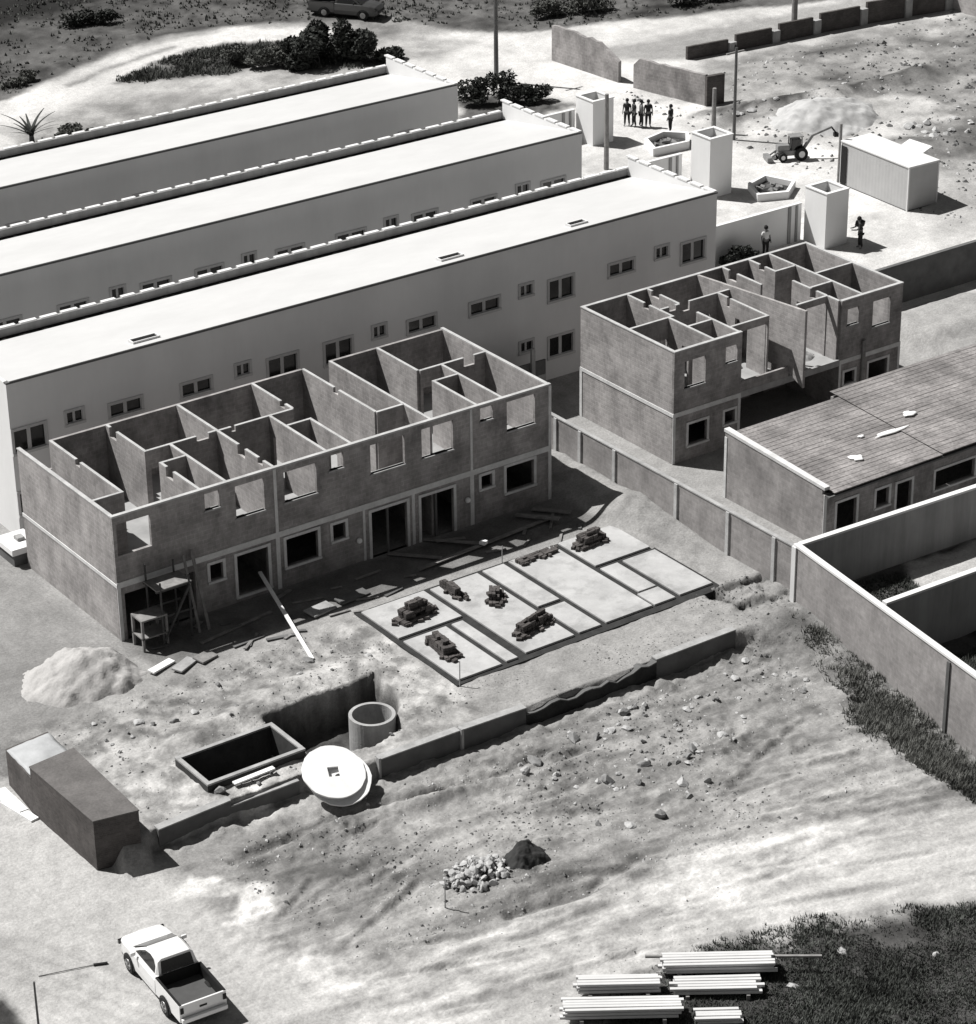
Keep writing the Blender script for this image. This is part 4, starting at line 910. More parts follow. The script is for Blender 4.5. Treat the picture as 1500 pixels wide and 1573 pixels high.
for x,y,sx,sy,rz,lab,mt in ((2.0,-3.35,.9,.6,.3,'square board lying flat half in shade by the house corner','wood'),(1.0,-3.4,1.2,.5,.5,'pale board lying at the edge of the sand pile',"conc"),(7.9,-2.75,1.3,.7,.2,'crumpled sack lying at the shadow edge in front of the house','conc'),(9.6,-2.6,1.6,.55,.15,'flat sheet lying beside the crumpled sack','conc_dark'),(.2,-2.95,1.3,.35,.35,'bright white offcut board beside the sand pile','lid')):
    tag(MB().obox((x,y,.1),(sx,sy,.09),rz,.08,.05).build('flat_board',M[mt],bevel=.02),lab,'board')
for x,y,z,lab in ((17.35,-.12,1.35,'round white wall lamp right of the double doors'),(11.62,-.12,1.1,'round white wall lamp left of the double doors')):
    bm=bmesh.new(); bmesh.ops.create_icosphere(bm,subdivisions=2,radius=.13); me=bpy.data.meshes.new('wall_lamp'); bm.to_mesh(me); bm.free(); me.materials.append(M['lid'])
    o=bpy.data.objects.new('wall_lamp',me); COL.objects.link(o); o.location=(x,y,z); tag(o,lab,'lamp')
for x,y,h_,lab in ((8.98,-11.3,1.15,'thin marking stake at the near corner of the foundation'),(16.55,-3.75,.8,'short marking stake on the far edge of the foundation'),(.35,-22.6,1.2,'thin pale stake standing left of the rubble heap')):
    g=gz(x,y); tag(MB().tube((x,y,g-.1),(x+.02,y,g+h_),.024,.02,8).build('stake',M['conc'],shade=False),lab,'stake')
u=thing('utility_cabinet','white cabinet with a cap standing at the left end of the near white building','cabinet',(.35,9.35,0))
MB().box(-.85,.35,-.75,.75,-.3,.55).build('cabinet_body',M['conc_dark'],u); MB().box(-.95,.45,-.85,.85,.55,.85).build('cabinet_top',M['lid'],u,bevel=.03); MB().box(-.35,.0,-.2,.2,.85,1.0).build('cap',M['conc'],u)

# ------------------------------------------------------------------ sheet stacks lower right
def sheets(cx,cy,l,wd,n,rz,label,seed,z):
    rnd=random.Random(seed); o_=thing('profile_bundle',label,'metal profiles',(cx,cy,z),rz,'bundles of white profiles')
    per=.155; k=int(wd/per)
    for i in range(n):
        for j in range(k-(i if i>1 else 0)):
            dx=rnd.uniform(-.16,.16) if rnd.random()<.4 else rnd.uniform(-.04,.04); y=-wd/2+(j+.5)*per+rnd.uniform(-.015,.015); zz=.06+i*.13; hw=.066
            m=MB(); prof=[(-hw,0),(-hw,.09),(-hw+.015,.10),(hw-.015,.10),(hw,.09),(hw,0),(hw-.02,0),(hw-.02,.08),(-hw+.02,.08),(-hw+.02,0)]
            m.loft([[(sx*l/2+dx,y+p,zz+q) for p,q in prof] for sx in (-1,1)])
            ob=m.build('profile',M['steel'],o_); ob.rotation_euler=(0,0,rnd.uniform(-.006,.006))
    b=MB()
    for x in (-l*.35,l*.35): b.box(x-.06,x+.06,-wd/2-.1,wd/2+.1,-.25,.05)
    b.build('bearer',M['wood'],o_); return o_
RA=math.atan2(-.5848,.8111)+.02
sheets(5.75,-30.95,3.75,.95,3,RA,'upper right bundle of long white metal profiles on the dark grass',1,gz(5.75,-30.95)+.25)
sheets(5.05,-31.75,2.9,.8,2,RA,'bundle of white metal profiles tucked under the upper right one',2,gz(5.05,-31.7)+.1)
sheets(2.35,-29.85,2.75,.85,3,RA,'upper left bundle of white metal profiles at the edge of the grass',3,gz(2.35,-29.85)+.2)
sheets(1.65,-30.95,3.9,.95,3,RA,'bundle of white metal profiles cut by the bottom edge of the photo',4,gz(1.65,-30.9)+.15)
sheets(4.1,-33.0,1.5,.7,2,RA,'short broken bundle of white profiles lowest on the dark grass',5,gz(4.1,-33.0)+.1)
o=MB().beam((3.9,-29.35,-.45),(8.7,-32.9,-.45),.10,.07).build('long_batten',M['wood']); tag(o,'long thin batten lying along the top of the white profiles','batten')
for x,y,s,k in ((7.3,-33.0,.24,0),(12.4,-34.6,.2,1),(10.0,-32.5,.22,2)):
    stone(x,y,s,k,'pale stone lying in the dark grass by the white profiles','stones in the grass')

# ------------------------------------------------------------------ vehicles
def wheel(parent,x,y,z,r=.37,w=.25):
    t=MB(); side=1 if x>0 else -1
    prof=[(r*.62,0),(r*.9,0),(r,.05),(r,w-.05),(r*.9,w),(r*.62,w)]; n=28; rings=[]
    for rr,d in prof: rings.append([(x-side*d+0*side,y+rr*math.cos(2*PI*k/n),z+rr*math.sin(2*PI*k/n)) for k in range(n)])
    wh=t.loft(rings).build('wheel',M['rubber'],parent,shade=False)
    c=MB(); c.tube((x-side*.03,y,z),(x+side*.012,y,z),r*.6,r*.56,20)
    for k in range(6):
        a=2*PI*k/6; c.beam((x+side*.016,y,z),(x+side*.016,y+r*.5*math.cos(a),z+r*.5*math.sin(a)),.05,.02)
    c.build('rim',M['rim'],wh)
def pickup(name,label,loc,rz,paint):
    T=thing(name,label,'pickup truck',loc,rz)
    def sec(y,w,zb,zt,cr=.12):
        """rounded body cross-section"""
        return [(-w,y,zb),(-w-.015,y,(zb+zt)/2-.1),(-w,y,zt-cr),(-w+cr*.45,y,zt-cr*.2),(-w+cr*1.4,y,zt),(0,y,zt+.025),(w-cr*1.4,y,zt),(w-cr*.45,y,zt-cr*.2),(w,y,zt-cr),(w+.015,y,(zb+zt)/2-.1),(w,y,zb)]
    b=MB(); b.loft([sec(2.62,.50,.50,.72),sec(2.58,.70,.42,.82),sec(2.42,.80,.36,.95),sec(2.0,.86,.34,1.03),sec(1.45,.88,.34,1.09),sec(.9,.88,.34,1.10),sec(-.62,.88,.34,1.10),sec(-.66,.86,.36,1.04)])
    b.build('body',paint,T,shade=False,bevel=.03)
    def cab(y,wb,wt,zb,zt): return [(-wb,y,zb),(-wt,y,zt-.1),(-wt+.12,y,zt),(wt-.12,y,zt),(wt,y,zt-.1),(wb,y,zb)]
    # greenhouse: windscreen slope, roof, rear
    g=MB(); g.loft([cab(1.46,.80,.76,1.06,1.12),cab(.55,.80,.66,1.06,1.60),cab(.33,.80,.66,1.06,1.675),cab(-.25,.80,.66,1.06,1.70),cab(-.5,.80,.66,1.06,1.68),cab(-.64,.80,.70,1.06,1.2)])
    g.build('cabin',paint,T,bevel=.04)
    MB().add([(-.74,1.42,1.15),(.74,1.42,1.15),(.57,.60,1.59),(-.57,.60,1.59)],[(0,1,2,3)]).build('windscreen',M['glass'],T).modifiers.new('s','SOLIDIFY').thickness=-.03
    for s in (-1,1):
        pr=[(1.12,1.15),(.85,1.33),(.5,1.52),(.1,1.60),(-.22,1.55),(-.40,1.38),(-.44,1.15)]
        m=MB(); P=[]
        for y,z in pr:
            k=(z-1.06)/(1.64-1.06); xx=.80+(.66-.80)*k+.012
            P.append((s*xx,y,z))
        m.add(P,[tuple(range(7))]); o=m.build('side_window',M['glass'],T); o.modifiers.new('s','SOLIDIFY').thickness=.02
        MB().obox((s*.98,.92,1.2),(.2,.10,.15)).build('mirror',M['white_paint'] if paint is M['white_paint'] else M['black'],T,bevel=.03)
        for y in (1.55,-1.42):
            n=20; a=MB(); pts=[(y+.47*math.cos(PI*k/n),.30+.47*math.sin(PI*k/n)) for k in range(n+1)]
            P=[(s*.87,p[0],p[1]) for p in pts]+[(s*.905,p[0],p[1]) for p in pts]; q=n+1
            a.add(P,[tuple(range(q)),tuple(range(q,2*q))]+[(k,k+1,q+k+1,q+k) for k in range(n)])
            a.build('wheel_arch',M['black'],T)
            wheel(T,s*.935,y,.37)
        MB().box(s*.78-.1,s*.78+.1,2.40,2.50,.70,.86).build('headlight',M['glass'],T)
        MB().box(s*.80-.06,s*.80+.06,-2.665,-2.63,.78,1.0).build('tail_light',M['black'],T)
        MB().cells('y',-2.62,-.661,*sorted((s*.88,s*.80)),.40,1.10).build('bed_side',paint,T,bevel=.015)
        MB().box(*sorted((s*.875,s*.79)),-2.60,-.68,1.10,1.125).build('bed_rail',M['black'],T)
    MB().add([(-.62,-.67,1.16),(.62,-.67,1.16),(.56,-.525,1.6),(-.56,-.525,1.6)],[(0,1,2,3)]).build('rear_window',M['glass'],T).modifiers.new('s','SOLIDIFY').thickness=.02
    MB().box(-.798,.798,-2.54,-.68,.58,.66).build('bed_floor',M['liner'],T)
    l=MB(); l.box(-.797,-.775,-2.53,-.70,.661,1.09); l.box(.775,.797,-2.53,-.70,.661,1.09); l.build('bed_liner',M['black'],T)
    MB().box(-.86,.86,-.70,-.664,.661,1.13).build('bed_front',M['black'],T)  # black panel, the cab's shadow over the bed put into its colour
    MB().box(-.87,.87,-2.63,-2.55,.52,1.10).build('tailgate',paint,T,bevel=.015)
    MB().box(-.85,.85,-2.78,-2.63,.42,.60).build('bumper',paint,T,bevel=.03)
    MB().box(-.14,.14,-2.64,-2.632,.80,.88).build('tailgate_handle',M['black'],T)
    MB().box(-.8,.8,-2.5,2.4,.28,.36).build('underbody',M['black'],T)
    MB().box(-.55,.55,2.55,2.63,.55,.70).build('grille',M['black'],T)
    return T
pickup('pickup_truck','white pickup truck with an open grey bed parked in the street',(-9.56,-20.72,gz(-9.5,-20.7)-.0),-.075,M['white_paint']).scale=(.97,.95,.95)
pickup('pickup_truck','dark pickup truck at the top edge on the grass by the far road',(57.6,71.4,.05),math.radians(215),M['truck'])

def loader():
    T=thing('backhoe_loader','backhoe loader with raised arm standing in the far yard by the container','loader',(61.9,28.6,0),math.radians(-24)); T.scale=(.52,.52,.56)
    MB().box(-1.9,1.3,-.55,.55,.55,1.15).build('chassis',M['loader'],T,bevel=.05)
    MB().box(-1.95,-.5,-.5,.5,1.15,1.75).build('bonnet',M['loader'],T,bevel=.06)
    c=MB()
    for sx in (-.35,.95):
        for sy in (-.6,.6): c.beam((sx,sy,1.15),(sx*.95,sy*.9,2.6),.1)
    c.build('cab_post',M['black'],T); MB().box(-.5,1.1,-.7,.7,2.6,2.72).build('cab_roof',M['loader'],T,bevel=.04)
    MB().box(-.25,.85,-.5,.5,1.2,2.3).build('cab_glass',M['glass'],T)
    for x,r in ((-1.4,.5),(.85,.75)):
        for s in (-1,1): wheel(T,s*.0+0,0,0) if 0 else MB().tube((x,s*.55,r),(x,s*.95,r),r,r,22).build('wheel',M['rubber'],T)
        for s in (-1,1): MB().tube((x,s*.95,r),(x,s*.97,r),r*.5,r*.5,16).build('rim',M['cap'],T)
    MB().beam((1.3,0,1.1),(2.3,0,2.5),.3).beam((2.3,0,2.5),(4.6,0,3.3),.22).build('boom',M['loader'],T)
    MB().beam((4.6,0,3.3),(5.2,0,2.6),.18).build('dipper',M['black'],T); MB().obox((5.2,0,2.4),(.5,.6,.4)).build('bucket',M['black'],T)
    MB().beam((-1.9,.4,1.0),(-2.7,.4,.5),.16).beam((-1.9,-.4,1.0),(-2.7,-.4,.5),.16).build('loader_arm',M['loader'],T)
    MB().prism([(-2.7,-.95),(-3.3,-.95),(-3.3,.95),(-2.7,.95)],.12,.6).build('front_bucket',M['loader'],T)
loader()

# ------------------------------------------------------------------ towers, low walls, basins, container
def tower(x0,y0,sx,sy,h,label):
    T=thing('water_tower',label,'tower',(x0,y0,0),0,'white square towers'); t=.16
    k=MB(); k.cells('x',0,sx,0,t,-.2,h); k.cells('x',0,sx,sy-t,sy,-.2,h); k.cells('y',t,sy-t,0,t,-.2,h); k.cells('y',t,sy-t,sx-t,sx,-.2,h)
    k.build('tower_wall',M['plaster'],T); MB().box(t,sx-t,t,sy-t,h-.6,h-.5).build('tank_floor',M['parapet'],T)
    c=MB(); c.box(-.04,sx+.04,-.04,t+.02,h,h+.06); c.box(-.04,sx+.04,sy-t-.02,sy+.04,h,h+.06); c.box(-.04,t+.02,t+.02,sy-t-.02,h,h+.06); c.box(sx-t-.02,sx+.04,t+.02,sy-t-.02,h,h+.06)
    c.build('rim',M['cap'],T)
tower(53.05,15.95,1.65,1.75,3.2,'white square tower nearest the container, a person beside it')
tower(53.3,26.2,1.7,1.7,3.6,'white square tower in the middle, behind the nearest white building')
tower(53.8,37.9,1.6,1.7,2.8,'white square tower farthest back, behind the middle white building')
for (x0,x1,y,h,lab) in ((40.9,53.0,17.9,2.15,'low white wall joining the nearest tower, in shade'),(41.3,53.2,28.6,2.1,'low white wall joining the middle tower'),(41.0,53.7,39.6,1.9,'low white wall joining the farthest tower')):
    w=thing('low_wall',lab,'wall'); MB().box(x0,x1,y,y+.18,-.3,h).build('wall_panel',M['plaster'],w); MB().box(x0,x1,y-.03,y+.21,h,h+.07).build('coping',M['cap'],w)
    MB().box(x1-1.0,x1-.8,y-.06,y,-.2,h).build('post',M['parapet'],w); MB().box(x1-.45,x1-.3,y-.06,y,-.2,h).build('post',M['parapet'],w)
def basin(poly,h,label):
    T=thing('masonry_bin',label,'bin'); n=len(poly); cx=sum(p[0] for p in poly)/n; cy=sum(p[1] for p in poly)/n
    inn=[(cx+(x-cx)*.84,cy+(y-cy)*.84) for x,y in poly]
    m=MB(); m.loft([[(x,y,-.2) for x,y in poly],[(x,y,h) for x,y in poly],[(x,y,h) for x,y in inn],[(x,y,-.1) for x,y in inn],[(x,y,-.2) for x,y in poly]],cap=False).build('bin_wall',M['plaster'],T)
    f=MB().prism([(cx+(x-cx)*.83,cy+(y-cy)*.83) for x,y in poly],-.05,.12); f.build('bin_floor',M['tankin'],T)
    k=MB()
    for i in range(14): k.obox((cx+random.uniform(-.8,.8),cy+random.uniform(-.6,.6),.2),(.4,.25,.15),random.uniform(0,3),.3)
    k.build('debris',M['rock_dark'],T)
basin([(56.3,36.0),(58.2,36.5),(59.3,35.3),(58.2,33.9),(55.5,34.1)],.5,'white-rimmed open masonry bin of rubble left of the middle tower')
basin([(56.1,26.0),(57.9,26.6),(58.6,24.6),(57.0,23.4),(55.2,24.1)],.45,'low open masonry bin of debris between the two nearer towers')
C_=thing('shipping_container','pale site container with a white roof and shaded end wall in the far yard','container',(60.95,17.65,0),math.radians(-2))
MB().box(0,2.25,0,5.9,.05,2.58).build('container_body',M['cont'],C_); MB().box(-.05,2.3,-.05,5.95,2.58,2.68).build('container_roof',M['cont_roof'],C_,bevel=.02)
for x in (-.03,2.19):
    for y in (-.03,5.84): MB().box(x,x+.09,y,y+.09,0,2.58).build('corner_post',M['cont_roof'],C_)
MB().box(-.02,2.27,-.02,5.92,-.05,.05).build('base_rail',M['metal'],C_)
d=MB(); d.box(-.06,-.035,5.35,5.85,.1,2.4); d.build('door',M['black'],C_)
o=MB().obox((67.3,23.6,1.0),(1.5,1.5,.1),.4,.15).build('leaning_board',M['lid']); tag(o,'white board propped behind the container in the far yard','board')
MB_=MB(); MB_.beam((67.3,23.8,0),(67.3,23.8,.95),.1); o2=MB_.build('support',M['wood'],o); o2.matrix_parent_inverse=Matrix.Translation(o.location).inverted()

# poles
def pole(x,y,h,r,label,arm=False,mt='wood'):
    T=thing('utility_pole',label,'pole',(x,y,gz(x,y))); MB().tube((0,0,-.3),(0,0,h),r,r*.75,10).build('shaft',M[mt],T)
    if arm: MB().beam((-.7,.1,h-.35),(.7,.1,h-.35),.1).build('crossarm',M['wood'],T); MB().tube((0,.1,h-.1),(0,.1,h+.15),.09,.05,8).build('insulator',M['black'],T)
pole(56.9,52.3,8.2,.16,'tall grey pole at the road edge behind the far bushes',True,'metal')
pole(61.43,33.5,5.9,.11,'slender dark pole with a lamp head right of the middle tower',True,'metal')
pole(61.3,35.3,2.9,.16,'short thick post left of the slender dark pole')
pole(81.5,50.5,6.0,.22,'dark pole at the top edge above the segmented wall')
pole(61.28,23.8,3.6,.11,'dark pole at the left end of the container')
pole(51.8,34.0,4.7,.16,'weathered post in front of the farthest tower')
pole(-14.5,-20.72,2.35,.045,'thin dark post at the bottom left corner',False,'metal')
pts=[(-12.95,-17.62),(-11.9,-17.93),(-11.2,-18.15),(-10.7,-18.33)]; m=MB()
for (xa,ya),(xb,yb) in zip(pts[:-1],pts[1:]): m.tube((xa,ya,gz(xa,ya)+.03),(xb,yb,gz(xb,yb)+.03),.014,None,6)
tag(m.build('cable',M['metal']),'thin black cable lying on the street in front of the white pickup','cable')
o=MB().beam((-11.15,-18.17,gz(-11.15,-18.17)+.04),(-10.7,-18.33,gz(-10.7,-18.33)+.04),.09,.05).build('dark_bar',M['black']); tag(o,'short black bar on the street at the front wheel of the white pickup','bar')

# old brown walls at the far road
def ragged_wall(pts,label,mt='brown'):
    """pts: (x,y,top) along the wall; broken stepped top"""
    T=thing('ruined_wall',label,'wall')
    m=MB(); t=.25
    for (xa,ya,za),(xb,yb,zb) in zip(pts[:-1],pts[1:]):
        d=Vector((xb-xa,yb-ya)).normalized(); n=Vector((-d.y,d.x))*t/2
        m.add([(xa+n.x,ya+n.y,-.2),(xa-n.x,ya-n.y,-.2),(xb-n.x,yb-n.y,-.2),(xb+n.x,yb+n.y,-.2),(xa+n.x,ya+n.y,za),(xa-n.x,ya-n.y,za),(xb-n.x,yb-n.y,zb),(xb+n.x,yb+n.y,zb)],[(0,3,2,1),(4,5,6,7),(0,1,5,4),(1,2,6,5),(2,3,7,6),(3,0,4,7)])
    m.build('brick_panel',M[mt],T,fix=False); return T
wp=[]
for i in range(15):
    f=i/14; wp.append((62.77+.45*f,53.85-6.7*f,(2.45-.12*f if f<.72 else 2.3-3.2*(f-.72))+random.uniform(-.08,.08)))
ragged_wall(wp,'brown ruined brick wall left of the gap by the far road','brick')
wp=[(63.3+1.4*i/12,45.7-5.6*i/12,2.0+random.uniform(-.08,.08)-(.5 if i==0 else 0)) for i in range(13)]
T_=ragged_wall(wp,'brown ruined brick wall right of the gap, ending in a dark buttress','brick')
MB().prism([(64.55,39.85),(65.9,39.7),(65.9,40.0),(64.6,40.15)],-.2,1.9).build('buttress',M['brown'],T_)
T_=thing('panel_wall','dark low wall in panels between pale posts along the far road','wall')
sg=[(69.6,48.3,.5),(73.6,47.95,.9),(77.3,47.7,1.1),(80.9,47.5,1.25),(85.0,47.2,1.4),(88.8,46.7,1.55),(92.3,46.2,1.9)]
for (xa,ya,za),(xb,yb,zb) in zip(sg[:-1],sg[1:]):
    MB().prism([(xa+.35,ya),(xb-.35,yb+.0),(xb-.35,yb+.2),(xa+.35,ya+.2)],-.2,zb).build('wall_panel',M['brown'],T_)
    MB().prism([(xb-.32,yb-.12),(xb+.32,yb-.12),(xb+.32,yb+.25),(xb-.32,yb+.25)],-.2,zb-.25).build('post',M['conc'],T_)
T_=thing('brick_wall','long brown brick wall at the top right corner','wall')
MB().prism([(92.6,46.1),(93.2,46.1),(92.9,36),(92.3,36)],-.2,2.3).build('wall_panel',M['brick_side'],T_)
MB().box(92.55,93.3,46.15,46.5,-.2,2.5).build('pier',M['brown'],T_)

# ------------------------------------------------------------------ vegetation
def leafcloud(m,c,r,n,size,rnd,hollow=.35):
    for _ in range(n):
        d=Vector((rnd.gauss(0,1),rnd.gauss(0,1),rnd.gauss(0,1))).normalized()*(hollow+(1-hollow)*rnd.random()**.5)
        p=Vector(c)+Vector((d.x*r[0],d.y*r[1],d.z*r[2])); s=size*rnd.uniform(.5,1.4)
        a=Vector((rnd.gauss(0,1),rnd.gauss(0,1),rnd.gauss(0,.6))).normalized(); b=a.orthogonal().normalized()
        b=(Matrix.Rotation(rnd.uniform(0,6),3,a)@b)*.45
        m.add([p-a*s,p+b*s,p+a*s,p-b*s],[(0,1,2,3)])
def bush(x,y,clumps,label,seed,mt='leaf',size=.22,dens=160,name='bush',cat='bush'):
    rnd=random.Random(seed); T=thing(name,label,cat,(x,y,gz(x,y))); m=MB(); s=MB()
    for cx,cy,cz,rx,ry,rz_ in clumps:
        for k in range(6):
            ox,oy,oz=(rnd.uniform(-.55,.55)*v for v in (rx,ry,rz_)); f=rnd.uniform(.35,.7)
            leafcloud(m,(cx+ox,cy+oy,max(.1,cz+oz)),(rx*f,ry*f,rz_*f),int(dens*2.3*rnd.uniform(.5,1.3)),size*.62,rnd)
        for k in range(3): s.tube((cx*.4,cy*.4,-.1),(cx+rnd.uniform(-.4,.4)*rx,cy+rnd.uniform(-.4,.4)*ry,cz),.07,.02,6)
    m.build('foliage',M[mt],T,fix=False); s.build('stem',M['bark'],T)
bush(50.5,62.6,[(-1.6,.6,1.1,1.8,1.4,1.3),(.4,.1,1.5,1.9,1.5,1.8),(2.2,-.9,1.2,1.7,1.3,1.4),(-.5,1.8,1.2,1.5,1.2,1.4),(3.6,-2.0,.6,1.2,.9,.7)],'big dark bush on the track behind the farthest white building',1,'leaf',.26,230)
bush(46.0,65.5,[(-1.2,.5,.5,1.4,1.0,.7),(.6,-.4,.7,1.6,1.1,.8),(2.0,-1.4,.6,1.3,1.0,.7)],'lower scrubby bush left of the big dark bush',2,'leaf_pale',.2,150)
bush(54.0,48.6,[(-1.2,.6,.9,1.3,1.0,1.0),(.6,-.4,1.1,1.4,1.1,1.2),(2.2,-1.4,.6,1.2,.9,.6)],'dark bush behind the end of the farthest white building',3,'leaf',.22,160)
bush(47.4,17.0,[(0,0,.7,.7,.6,.8),(1.0,.1,.6,.6,.5,.6),(-.5,.0,.4,.4,.4,.4)],'small dark shrub at the foot of the low white wall',4,'leaf',.18,120,'shrub','shrub')
bush(58.3,78.0,[(-1,.5,.6,1.4,1.0,.7),(1,0,.7,1.5,1,.8)],'dark clump of scrub on the far field by the dark pickup',6,'leaf',.22,110)
bush(42.0,80.6,[(-1,.5,.5,1.6,.8,.6),(1,.3,.4,1.4,.8,.5)],'dark clump of scrub at the top left of the far field',7,'leaf',.22,110)
bush(31.0,70.8,[(0,0,.3,1.2,.7,.4),(1.2,.6,.3,.8,.6,.35)],'low dark clump in the far field above the sandy track',8,'leaf_pale',.2,100)
bush(80.5,58.6,[(-2.0,.8,.8,1.8,1.1,1.0),(1.0,0,.9,1.8,1.1,1.1)],'scrub on the far side of the road at the top edge',9,'leaf_pale',.22,130)
bush(71.0,61.8,[(-2.0,.8,.6,1.8,1.1,.8),(1.0,0,.6,1.8,1.1,.8)],'dull scrub beside the road junction at the top',10,'leaf_pale',.22,130)
def palm(x,y,label):
    T=thing('palm_bush',label,'palm',(x,y,0)); m=MB(); rnd=random.Random(5)
    MB().tube((0,0,-.2),(0,0,.7),.22,.14,8).build('trunk',M['bark'],T)
    for k in range(16):
        a=2*PI*k/16+rnd.uniform(-.2,.2); L_=rnd.uniform(1.4,2.2); lift=rnd.uniform(.5,1.3); prev=None
        for i in range(7):
            t=i/6; r_=L_*t*math.cos(lift*(1-t*.6)); z=.7+L_*t*math.sin(lift)*(1-.35*t); w_=.16*(1-t*.8); 
            p=Vector((r_*math.cos(a),r_*math.sin(a),z)); sd=Vector((-math.sin(a),math.cos(a),0))*w_
            cur=(p-sd+Vector((0,0,-.06)),p+sd+Vector((0,0,-.06)))
            if prev: m.add([prev[0],prev[1],cur[1],cur[0]],[(0,1,2,3)])
            prev=cur
    m.build('frond',M['leaf'],T,fix=False)
palm(26.4,59.4,'spiky palm-like plant at the left edge behind the farthest white building')
bush(28.6,58.6,[(0,0,.5,1.3,.8,.6),(1.5,-.2,.4,1.1,.7,.4)],'pale scrub right of the spiky palm-like plant',11,'leaf_pale',.2,120)

def tufts(name,poly,n,h,mt,seed,holes=(),z0=None,dens=None,width=.03,blades=5):
    rs=np.random.RandomState(seed); xs=[p[0] for p in poly]; ys=[p[1] for p in poly]
    x=rs.uniform(min(xs),max(xs),n*3); y=rs.uniform(min(ys),max(ys),n*3)
    k=(polydist(x,y,poly)+.9*fbm(x,y,2.0,4,seed))>rs.uniform(-.35,.5,len(x))
    d=fbm(x,y,2.5,4,seed+9)
    k&=rs.rand(len(x))<np.clip(.55+1.3*d,.08,1)
    x=x[k][:n]; y=y[k][:n]; z=height(x,y); V=[];Fc=[]
    hh=h*(.5+1.0*np.clip(.5+fbm(x,y,1.5,3,seed+4),0,1.3))
    for i in range(len(x)):
        for b in range(blades):
            a=rs.uniform(0,6.28); l=hh[i]*rs.uniform(.5,1.1); bx=x[i]+rs.normal(0,.07); by=y[i]+rs.normal(0,.07); lean=rs.uniform(.15,.8)*l
            s=width*rs.uniform(.7,1.6); nn=len(V)
            V+= [(bx-s*math.sin(a),by+s*math.cos(a),z[i]-.02),(bx+s*math.sin(a),by-s*math.cos(a),z[i]-.02),(bx+lean*math.cos(a),by+lean*math.sin(a),z[i]+l)]
            Fc.append((nn,nn+1,nn+2))
    m=MB(); m.v=V; m.f=Fc; o=m.build(name,M[mt],fix=False); o['kind']='stuff'; return o
o=tufts('grass',[(1.2,-30.6),(3.4,-29.5),(10.3,-30.8),(15.6,-33.3),(24,-38),(24,-42),(3,-42),(-1.5,-33)],24000,.14,'grass',1,width=.02,blades=5); tag(o,'dark rough grass filling the bottom right corner','grass')
o=tufts('weeds',[(23.6,-14.5),(23.75,-17),(22.9,-23),(22.1,-29),(20.3,-28.5),(20.9,-22),(22.2,-17.5)],5200,.26,'weed',2,width=.02); tag(o,'dry weeds along the foot of the plot wall','weeds')
o=tufts('grass',[(24.6,-14.6),(29.5,-14.9),(29.0,-17),(29.8,-19),(24.1,-19.2)],3200,.2,'grass',3,width=.025); tag(o,'low weeds inside the upper walled plot','weeds')
o=tufts('grass',[(24.0,-21),(34,-21.3),(34,-32),(22.6,-32)],6000,.3,'grass',4,width=.028); tag(o,'dark weeds inside the lower walled plot','weeds')
o=tufts('weeds',[(36.8,68.0),(41.2,69.9),(44.5,71.2),(47,70.5),(52.5,67),(54.5,61.5),(53.5,59.5),(49,61.5),(46.5,65.5),(43.5,64.5)],5200,.3,'field',6,width=.035,blades=5); tag(o,'dull scrub covering the mound around the big dark bush','scrub')
o=tufts('grass',[(20,66),(29,69.5),(42,75),(50,75),(57,71),(61.5,66),(66,60.5),(78,56.8),(100,60),(100,92),(30,92)],5000,.2,'field',5,width=.06,blades=4); tag(o,'rough grass of the far field','grass')

